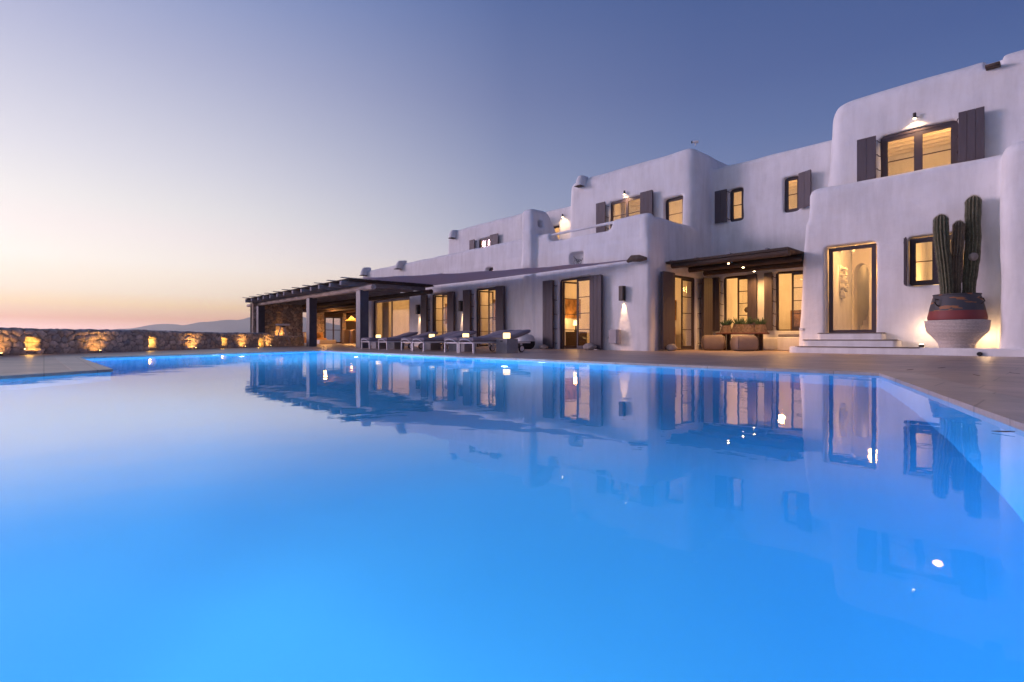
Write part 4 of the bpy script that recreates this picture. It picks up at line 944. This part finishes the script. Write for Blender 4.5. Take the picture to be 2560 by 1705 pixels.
def lantern(loc, s, h, lab, grp, mat='candle2', power=2.5, col=WARM):
    rt = empty('lantern', loc, R(6), lab, 'lantern', grp)
    MB().box((-s / 2, -s / 2, .008), (s / 2, s / 2, h), .012, 2).build('shade', M[mat], rt); MB().box((-s / 2 - .004, -s / 2 - .004, 0), (s / 2 + .004, s / 2 + .004, .008)).build('base', M['white'], rt)
    return rt
for i, lb in ((0, 'lit cube lantern on the nearest concrete side table'), (1, 'lit cube lantern between the near and middle lounger pairs'), (3, 'lit cube lantern left of the middle lounger pair'), (5, 'farthest lit cube lantern by the pergola column')):
    u_, n_, _ = cubes[i]; sc = [1, 1, 1, 1, 1, 1][i]; lantern((u_ + .02, n_ - .03, .362), .135, .15, lb, 'lit cube lanterns on the side tables')

# ------------------------------------------------------------------ pergola over the lounge
pg = empty('pergola', (-25, 9.3, 0), 0, 'long log pergola roofed with cane in front of the lounge', 'pergola')
for u_ in (-19.0, -24.2, -31.9):
    mb = MB(); mb.box((u_ - .19, 9.12, 0), (u_ + .19, 9.48, 2.27), .015, 2); mb.build('column', M['post'], pg, world=True)
lp = [(-34.4, 9.3, 2.40), (-31, 9.32, 2.38), (-27, 9.27, 2.36), (-23, 9.32, 2.35), (-20, 9.3, 2.34), (-18.05, 9.3, 2.34)]
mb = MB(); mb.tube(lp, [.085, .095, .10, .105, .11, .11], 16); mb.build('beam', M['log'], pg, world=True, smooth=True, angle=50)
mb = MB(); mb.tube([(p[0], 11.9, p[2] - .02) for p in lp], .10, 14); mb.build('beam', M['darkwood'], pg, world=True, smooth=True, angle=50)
for k in range(13):
    u_ = -32.3 + 1.078 * k; j = random.uniform(-.05, .05)
    mb = MB(); mb.box((u_ - .085, 8.6 + j, 2.46), (u_ + .085, 12.5 + j * 2, 2.63), .018, 2); mb.build('joist', M['joist'], pg, world=True)
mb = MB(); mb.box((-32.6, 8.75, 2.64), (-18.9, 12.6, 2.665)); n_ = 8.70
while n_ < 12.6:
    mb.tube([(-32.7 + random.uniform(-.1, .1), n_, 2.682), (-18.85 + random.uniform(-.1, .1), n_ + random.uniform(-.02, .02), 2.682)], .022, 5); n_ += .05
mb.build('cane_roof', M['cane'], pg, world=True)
for k in range(11):
    u_ = -32.2 + 1.32 * k; mb = MB(); mb.box((u_ - .05, 8.42, 2.705), (u_ + .05, 12.6, 2.735), .004); mb.build('batten', M['joist'], pg, world=True)
# shade sail from the pergola corner to the driftwood peg
def sail():
    a = Vector((-8.85, 13.1, 2.73)); b = Vector((-18.62, 9.0, 2.70)); c = Vector((-20.3, 12.98, 2.78)); bm = bmesh.new(); n = 26; rows = []
    for i in range(n + 1):
        s = i / n; row = []
        for j in range(9):
            t = j / 8; p = a * (1 - s) + (b * (1 - t) + c * t) * s
            sg = -.05 * math.sin(math.pi * s) * (1 - .25 * t); inn = .12 * math.sin(math.pi * s) * (1 - 2 * t)   # hollow edges
            p = p + Vector((0, inn * .5, sg + .012 * math.sin(s * 40) * (t < .2))); row.append(bm.verts.new(p))
        rows.append(row)
    for r0, r1 in zip(rows, rows[1:]):
        for j in range(8): bm.faces.new((r0[j], r0[j + 1], r1[j + 1], r1[j]))
    bmesh.ops.remove_doubles(bm, verts=bm.verts[:], dist=.004)
    ex = bmesh.ops.extrude_face_region(bm, geom=bm.faces[:]); bmesh.ops.translate(bm, vec=(0, 0, .008), verts=[v for v in ex['geom'] if isinstance(v, bmesh.types.BMVert)])
    for f in bm.faces: f.smooth = True
    bmesh.ops.recalc_face_normals(bm, faces=bm.faces[:])
    me = bpy.data.meshes.new('shade_sail'); bm.to_mesh(me); bm.free(); tag(link('shade_sail', me, M['sail']), 'mauve grey shade sail stretched between the pergola and the villa wall', 'shade sail')
sail()
mb = MB(); mb.tube([(-9.12, 13.03, 2.69), (-8.95, 13.0, 2.76), (-8.7, 13.02, 2.74), (-8.5, 13.08, 2.71)], [.05, .10, .105, .05], 14); 
for v in mb.bm.verts: v.co.y += 0
o = item('driftwood_peg', mb, M['trunk'], 'short driftwood log fixed to the wall, holding the sail corner', 'log', smooth=True)

# ------------------------------------------------------------------ stone walls
def stone_wall(name, p0, p1, h, th, cs=(.27, .17), res=.022, seed=1, niches=(), hfun=None, parent=None, gap=.026, amp=.035):
    rng = np.random.RandomState(seed)
    p0 = np.array(p0, float); p1 = np.array(p1, float); Ln = np.linalg.norm(p1 - p0); d = (p1 - p0) / Ln; nrm = np.array([d[1], -d[0]])   # front side = nrm
    ns = int(Ln / res) + 1
    nf = int(h / res); nt_ = int(th / (res * 1.6)); S_ = np.linspace(0, Ln, ns)
    V = []; prof = [('f', k / nf) for k in range(nf + 1)] + [('t', k / nt_) for k in range(1, nt_ + 1)] + [('b', 1 - k / nf) for k in range(1, nf + 1)]
    T = np.array([q[1] * h if q[0] == 'f' else h + q[1] * th if q[0] == 't' else h + th + (1 - q[1]) * h for q in prof])
    SS, TT = np.meshgrid(S_, T, indexing='ij')
    # jittered cells in rough courses
    row = np.floor(TT / cs[1]).astype(int); NR = row.max() + 4; NC = int(Ln / cs[0]) + 6
    jx = rng.uniform(-.38, .38, (NR + 2, NC + 2)); jy = rng.uniform(-.30, .30, (NR + 2, NC + 2))
    col = rng.uniform(0, 1, (NR + 2, NC + 2)); off = rng.uniform(0, 1, NR + 2)
    wx = SS + .03 * np.sin(SS * 9 + TT * 13) + .012 * np.sin(SS * 31 + TT * 17); wy = TT + .02 * np.sin(SS * 11 + 2) + .010 * np.sin(SS * 37 + TT * 23)
    best = np.full(SS.shape, 9.); sec = np.full(SS.shape, 9.); cid = np.zeros(SS.shape); 
    r0 = np.floor(wy / cs[1]).astype(int)
    for dr in (-1, 0, 1):
        rr = np.clip(r0 + dr, -1, NR - 1) + 1
        c0 = np.floor(wx / cs[0] - off[rr]).astype(int)
        for dc in (-1, 0, 1, 2):
            cc = np.clip(c0 + dc, -2, NC - 1) + 2; cc = np.clip(cc, 0, NC + 1)
            sx = (c0 + dc + .5 + off[rr] + jx[rr, cc]) * cs[0]; sy = (r0 + dr + .5 + jy[rr, cc]) * cs[1]
            D = np.sqrt(((wx - sx) / 1.25) ** 2 + (wy - sy) ** 2)
            upd = D < best; sec = np.where(upd, best, np.minimum(sec, D)); cid = np.where(upd, col[rr, cc], cid); best = np.where(upd, D, best)
    e = (sec - best); k = np.clip(e / gap, 0, 1); k = k * k * (3 - 2 * k)
    bulge = amp * k + amp * .5 * np.clip(e / .12, 0, 1) + amp * .5 * (cid - .5)
    nz = np.array([mnoise.noise(Vector((a * 7, b * 7, seed))) for a, b in zip(SS.ravel(), TT.ravel())]).reshape(SS.shape); bulge += .010 * nz * k
    hh = np.array([hfun(s) if hfun else 1.0 for s in S_])[:, None]
    side = np.array([0 if q[0] == 'f' else 1 if q[0] == 't' else 2 for q in prof])[None, :]
    tz = np.array([q[1] for q in prof])[None, :]
    off_n = np.where(side == 0, 0., np.where(side == 1, -tz * th, -th)); zz = np.where(side == 1, h, tz * h) * hh
    dn = np.where(side == 0, bulge, np.where(side == 2, -bulge, 0)); dz = np.where(side == 1, bulge, 0)
    for (s0, s1, z0, z1, dep) in niches:
        m_ = (SS > s0) & (SS < s1) & (zz > z0) & (zz < z1) & (side == 0); dn = np.where(m_, dn * .5 - dep, dn)
    X = p0[0] + d[0] * SS + nrm[0] * (off_n + dn); Y = p0[1] + d[1] * SS + nrm[1] * (off_n + dn); Z = zz + dz
    nj = len(prof); verts = np.stack([X, Y, Z], -1).reshape(-1, 3)
    I = np.arange(ns * nj).reshape(ns, nj); a = I[:-1, :-1].ravel(); b = I[1:, :-1].ravel(); c_ = I[1:, 1:].ravel(); dd = I[:-1, 1:].ravel()
    faces = np.stack([a, b, c_, dd], -1)
    me = bpy.data.meshes.new(name); me.from_pydata(verts.tolist(), [], faces.tolist() + [I[0, :].tolist()[::-1], I[-1, :].tolist()]); me.update()
    pal = 2.3 * np.array([[.25, .20, .165], [.30, .245, .20], [.20, .17, .15], [.33, .275, .23], [.27, .205, .155], [.22, .195, .18]])
    ix = (cid * 5.999).astype(int); rgb = pal[ix] * (.85 + .3 * ((cid * 37) % 1))[..., None]; rgb = rgb * k[..., None] + np.array([.22, .18, .15]) * (1 - k[..., None])
    at = me.color_attributes.new('stone', 'FLOAT_COLOR', 'POINT'); at.data.foreach_set('color', np.concatenate([rgb, np.ones(rgb.shape[:2] + (1,))], -1).astype(np.float32).ravel())
    me.polygons.foreach_set('use_smooth', [True] * len(me.polygons))
    return link(name, me, M['stone'], parent, world=parent is not None)
Y0, Y1 = 7.0, 27.2
def cam_s(px): return 1285 * 11.03 / (CX - px) - Y0
nich = [(cam_s(80) - .17, cam_s(80) + .19, .10, .40, .24), (cam_s(380) - .16, cam_s(380) + .16, .10, .42, .24), (cam_s(560) - .16, cam_s(560) + .18, .10, .40, .24), (cam_s(652) - .22, cam_s(652) + .2, .03, .38, .24)]
fw = stone_wall('garden_wall', c2w(-11.05, Y0), c2w(-11.05, Y1), .565, .42, (.25, .15), .021, 5, nich, hfun=lambda s: 1 + .05 * math.sin(s * .9) * .4 + .018 * mnoise.noise(Vector((s * 2.5, 0, 0))) * 2 - .18 * min(1, max(0, (s - 16.3) / .6)))
tag(fw, 'low dry stone garden wall with lit niches at the left', 'wall')
LX = Vector((*c2w(1, 0), 0)); LY = Vector((*c2w(0, 1), 0))
for i, (px_, nm) in enumerate(((80, 'square wall niche nearest the camera'), (380, 'second wall niche from the left'), (560, 'third wall niche from the left'), (652, 'narrow far wall niche near the pergola'))):
    s = cam_s(px_) + Y0; p = LX * (-11.05 - .17) + LY * (s - .05)
    z_ = .112 if i < 3 else .04
    lantern((p.x, p.y, z_), .11, .12, 'lit candle lantern in the ' + nm, 'lanterns in the garden wall niches', 'candle')
    q = LX * (-11.05 - .07) + LY * (s + .03); point((q.x, q.y, z_ + .16), 4.5, (1, .50, .08), .03)
for px_, nm in ((-8, 'at the left edge'), (242, 'between the first and second niches'), (483, 'between the second and third niches'), (608, 'beyond the third niche'), (672, 'beyond the narrow niche')):
    s = 1285 * 10.95 / (CX - px_); p = LX * (-10.86) + LY * s
    rt = empty('ground_spotlight', (p.x, p.y, 0), 0, 'small ground spotlight washing the garden wall ' + nm, 'spotlight', 'ground spotlights along the garden wall')
    MB().lathe([(.035, 0), (.035, .05), (.03, .055)], n=14).build('body', M['bronze'], rt); MB().lathe([(.022, .056), (.022, .06)], n=14).build('bulb', M['candle'], rt)
    q = LX * (-11.05) + LY * s; spot((p.x, p.y, .062), (q.x - (q.x - p.x) * .2, q.y, .45), 42, 165, 1.0, (1, .47, .12), .02)

# ------------------------------------------------------------------ stone pavilion and lounge beyond the pergola
pv = empty('stone_pavilion', (-33, 10.4, 0), 0, 'rough stone pavilion wall with a lit slit under the pergola', 'building')
nich2 = [(1.30, 1.62, .55, 1.95, .2)]
stone_wall('wall', (-32.3, 9.0), (-32.3, 11.85), 2.42, .5, (.28, .19), .03, 9, nich2, parent=pv)
p = Vector((-32.18, 10.45, .7)); point(p + Vector((-.02, 0, 0)), 9, (1, .45, .12), .03)
MB().box((-41.5, 12.4, 2.47), (-27.1, 21.5, 2.60)).build('roof', M['darkwood'], pv, world=True)
stone_wall('wall', (-40.0, 15.6), (-40.0, 16.35), 2.45, .4, (.28, .19), .035, 12, parent=pv)
stone_wall('wall', (-40.0, 17.85), (-40.0, 18.15), 2.45, .4, (.28, .19), .035, 14, parent=pv)
stone_wall('wall', (-39.6, 12.5), (-39.6, 14.4), 2.45, .4, (.28, .19), .035, 15, parent=pv)
MB().box((-40.4, 18.15, 0), (-40.0, 19.2, 2.47)).build('wall', M['darkwood'], pv, world=True)
MB().box((-40.4, 19.2, 0), (-40.0, 21.5, 2.47)).build('wall', M['plaster'], pv, world=True)
MB().box((-40.4, 21.5, 0), (-27.1, 21.9, 2.47)).build('wall', M['plaster'], pv, world=True)
MB().box((-27.45, 13.6, -.1), (-27.1, 21.5, 2.47)).build('wall', M['plaster'], pv, world=True)
fo = frame_mb(16.38, 17.83, 0.0, 2.12, 39.98, 2, 2, fw=.06, stile=.05, bar=.05); bmesh.ops.transform(fo.bm, matrix=SW, verts=fo.bm.verts); wo = fo.build('window', M['frame'], pv, world=True)
mb = MB(); mb.box((16.4, 40.01, .05), (17.8, 40.016, 2.07)); bmesh.ops.transform(mb.bm, matrix=SW, verts=mb.bm.verts); mb.build('pane', M['glass'], wo, world=True)
MB().box((-40.2, 16.35, 2.12), (-39.9, 17.85, 2.47)).build('lintel', M['darkwood'], pv, world=True)
for n_ in (13.6, 15.2, 16.8, 18.4, 20):
    mb = MB(); mb.tube([(-40, n_, 2.38), (-27.5, n_, 2.38)], .08, 8); mb.build('ceiling_log', M['darkwood'], pv, world=True)
rt = empty('pendant_lamp', (-36.5, 17.0, 2.4), 0, 'straw pendant lamp glowing over the bar in the open lounge', 'pendant lamp')
# hat-shaped straw shade
mb = MB(); mb.lathe([(.03, -.30), (.12, -.42), (.30, -.58), (.56, -.70)], n=28, cap=False, rfun=lambda r_, z_, t: r_ * (1 + .12 * math.sin(t * 2 * math.pi)));
m_straw, nt_s, out_s = nmat('straw_shade'); dif = N(nt_s, 'ShaderNodeBsdfDiffuse'); dif.inputs[0].default_value = (.55, .32, .14, 1); trl = N(nt_s, 'ShaderNodeBsdfTranslucent'); trl.inputs[0].default_value = (.7, .38, .14, 1); mxs = N(nt_s, 'ShaderNodeMixShader'); mxs.inputs[0].default_value = .5
nt_s.links.new(dif.outputs[0], mxs.inputs[1]); nt_s.links.new(trl.outputs[0], mxs.inputs[2]); nt_s.links.new(mxs.outputs[0], out_s.inputs[0]); M['straw'] = m_straw
mb.build('lamp_shade', M['straw'], rt, smooth=True)
MB().lathe([(.02, -.62), (.07, -.58), (.08, -.52), (.03, -.44)], n=16).build('bulb', M['bulb'], rt, smooth=True)
mb = MB(); mb.tube([(0, 0, -.4), (0, 0, 0)], .008, 6); mb.build('cord', M['black'], rt)
point((-36.5, 17.0, 1.75), 190, (1, .46, .14), .08); point((-35.5, 14.6, 2.1), 130, (1, .46, .14), .12); point((-38.6, 19.6, 1.9), 60, (1, .46, .14), .1)
rt = empty('bar_counter', (-38.4, 18.9, 0), 0, 'dark bar counter at the back of the open lounge', 'counter')
MB().box((-.4, -1.1, 0), (.3, 1.9, 1.02), .01).build('body', M['darkwood'], rt); MB().box((-.5, -1.2, 1.025), (.4, 2.0, 1.08), .01).build('top', M['tabletop'], rt)
def barchair():
    rt = empty('bar_chair', (0, 0, 0)); mb = MB(); mb.box((-.22, -.23, .02), (.22, .23, 1.02), .04, 3, taper=(.0, .03, .02, .02)); mb.build('cover', M['pouf'], rt, smooth=True, angle=40)
    mb = MB(); mb.box((-.2, -.2, 0), (.2, .2, .02)); mb.build('base', M['black'], rt); return rt
bc = barchair()
for i, n_ in enumerate((16.95, 17.62, 18.28, 18.9)):
    o = bc if i == 0 else copy_tree(bc); o.location = (-36.4 - .0 * i, n_ - .45, 0)
    tag(o, ['leftmost cloth-covered chair in the lounge, next to the glass door', 'second cloth-covered chair from the left in the lounge', 'third cloth-covered chair from the left in the lounge', 'rightmost cloth-covered chair in the lounge beside the column'][i], 'chair', 'covered chairs at the lounge bar')
rt = empty('lounge_sofa', (-38.2, 14.9, 0), 0, 'orange-brown sofa in the open lounge by the glass door', 'sofa')
MB().box((-.5, -.9, .05), (.45, .75, .42), .05, 3).build('seat', M['sofa'], rt, smooth=True); MB().box((-.5, -1.1, .05), (-.2, .75, .85), .06, 3).build('backrest', M['sofa'], rt, smooth=True)
MB().box((-.2, -.8, .43), (.0, -.3, .8), .07, 3).build('cushion', M['linen'], rt, smooth=True); MB().box((-.2, .0, .43), (.0, .5, .78), .07, 3).build('cushion', M['painting'], rt, smooth=True)
MB_s = MB().box((-36.6, 14.4, .0), (-36.0, 15.6, .28), .02); item('coffee_table', MB_s, M['hall'], 'low pale coffee table in front of the lounge sofa', 'table')
# wooden tripod stand
tx, ty = c2w(-11.0, 24.9)
tx, ty = gp(707, 865.5); d_ = F_PX * .36 / 18.5
rt = empty('wooden_tripod', (tx, ty, 0), TH, 'rustic wooden tripod stand with a crossbar before the stone pavilion', 'stand')
for x0, x1, y0 in ((-.34, -.07, -.1), (.42, .05, 0), (.0, .0, .5)):
    mb = MB(); mb.tube([(x0, y0, 0), (x1, y0 * .2, .98)], .028, 8); mb.build('leg', M['log'], rt, smooth=True, angle=50)
mb = MB(); mb.tube([(-.34, 0, 1.04), (.34, 0, 1.03)], .05, 10); mb.build('crossbar', M['log'], rt, smooth=True, angle=50)
MB().box((-.1, -.06, .92), (.1, .06, .99), .01).build('head', M['bronze'], rt)

# dry leaves blown onto the paving and one on the water
def leaf(name, px, py, z, s, rz, lab):
    bm = bmesh.new(); P = [(-1, 0, 0), (-.5, .22, .05), (.2, .26, .10), (1, 0, .16), (.2, -.24, .06), (-.5, -.2, .02)]
    vs = [bm.verts.new(Vector(p) * s) for p in P]; f = bm.faces.new(vs); ex = bmesh.ops.extrude_face_region(bm, geom=[f]); bmesh.ops.translate(bm, vec=(0, 0, .002), verts=[v for v in ex['geom'] if isinstance(v, bmesh.types.BMVert)])
    bmesh.ops.recalc_face_normals(bm, faces=bm.faces[:]); me = bpy.data.meshes.new(name); bm.to_mesh(me); bm.free(); o = link(name, me, M['trunk']); u, n = gp(px, py, z); o.location = (u, n, z + .004); o.rotation_euler = (0, 0, rz); tag(o, lab, 'leaf', 'dry leaves blown onto the paving')
for px, py, s, rz, lab in ((2275, 926, .05, 1.0, 'dry leaf on the paving nearest the pool corner'), (2354, 921, .045, .7, 'small dry leaf on the paving second from the pool corner'), (2441, 940, .055, 2.2, 'upright-looking dry leaf on the paving below the drain'), (2536, 935, .05, 2.6, 'dry leaf on the paving near the right edge'),
                           (2480, 906, .035, .4, 'tiny dry leaf on the paving close to the white slab')):
    leaf('dry_leaf', px, py, 0, s, rz, lab)
leaf('dry_leaf', 2508, 1083, WZ, .035, .2, 'dry leaf floating on the pool near the right edge')
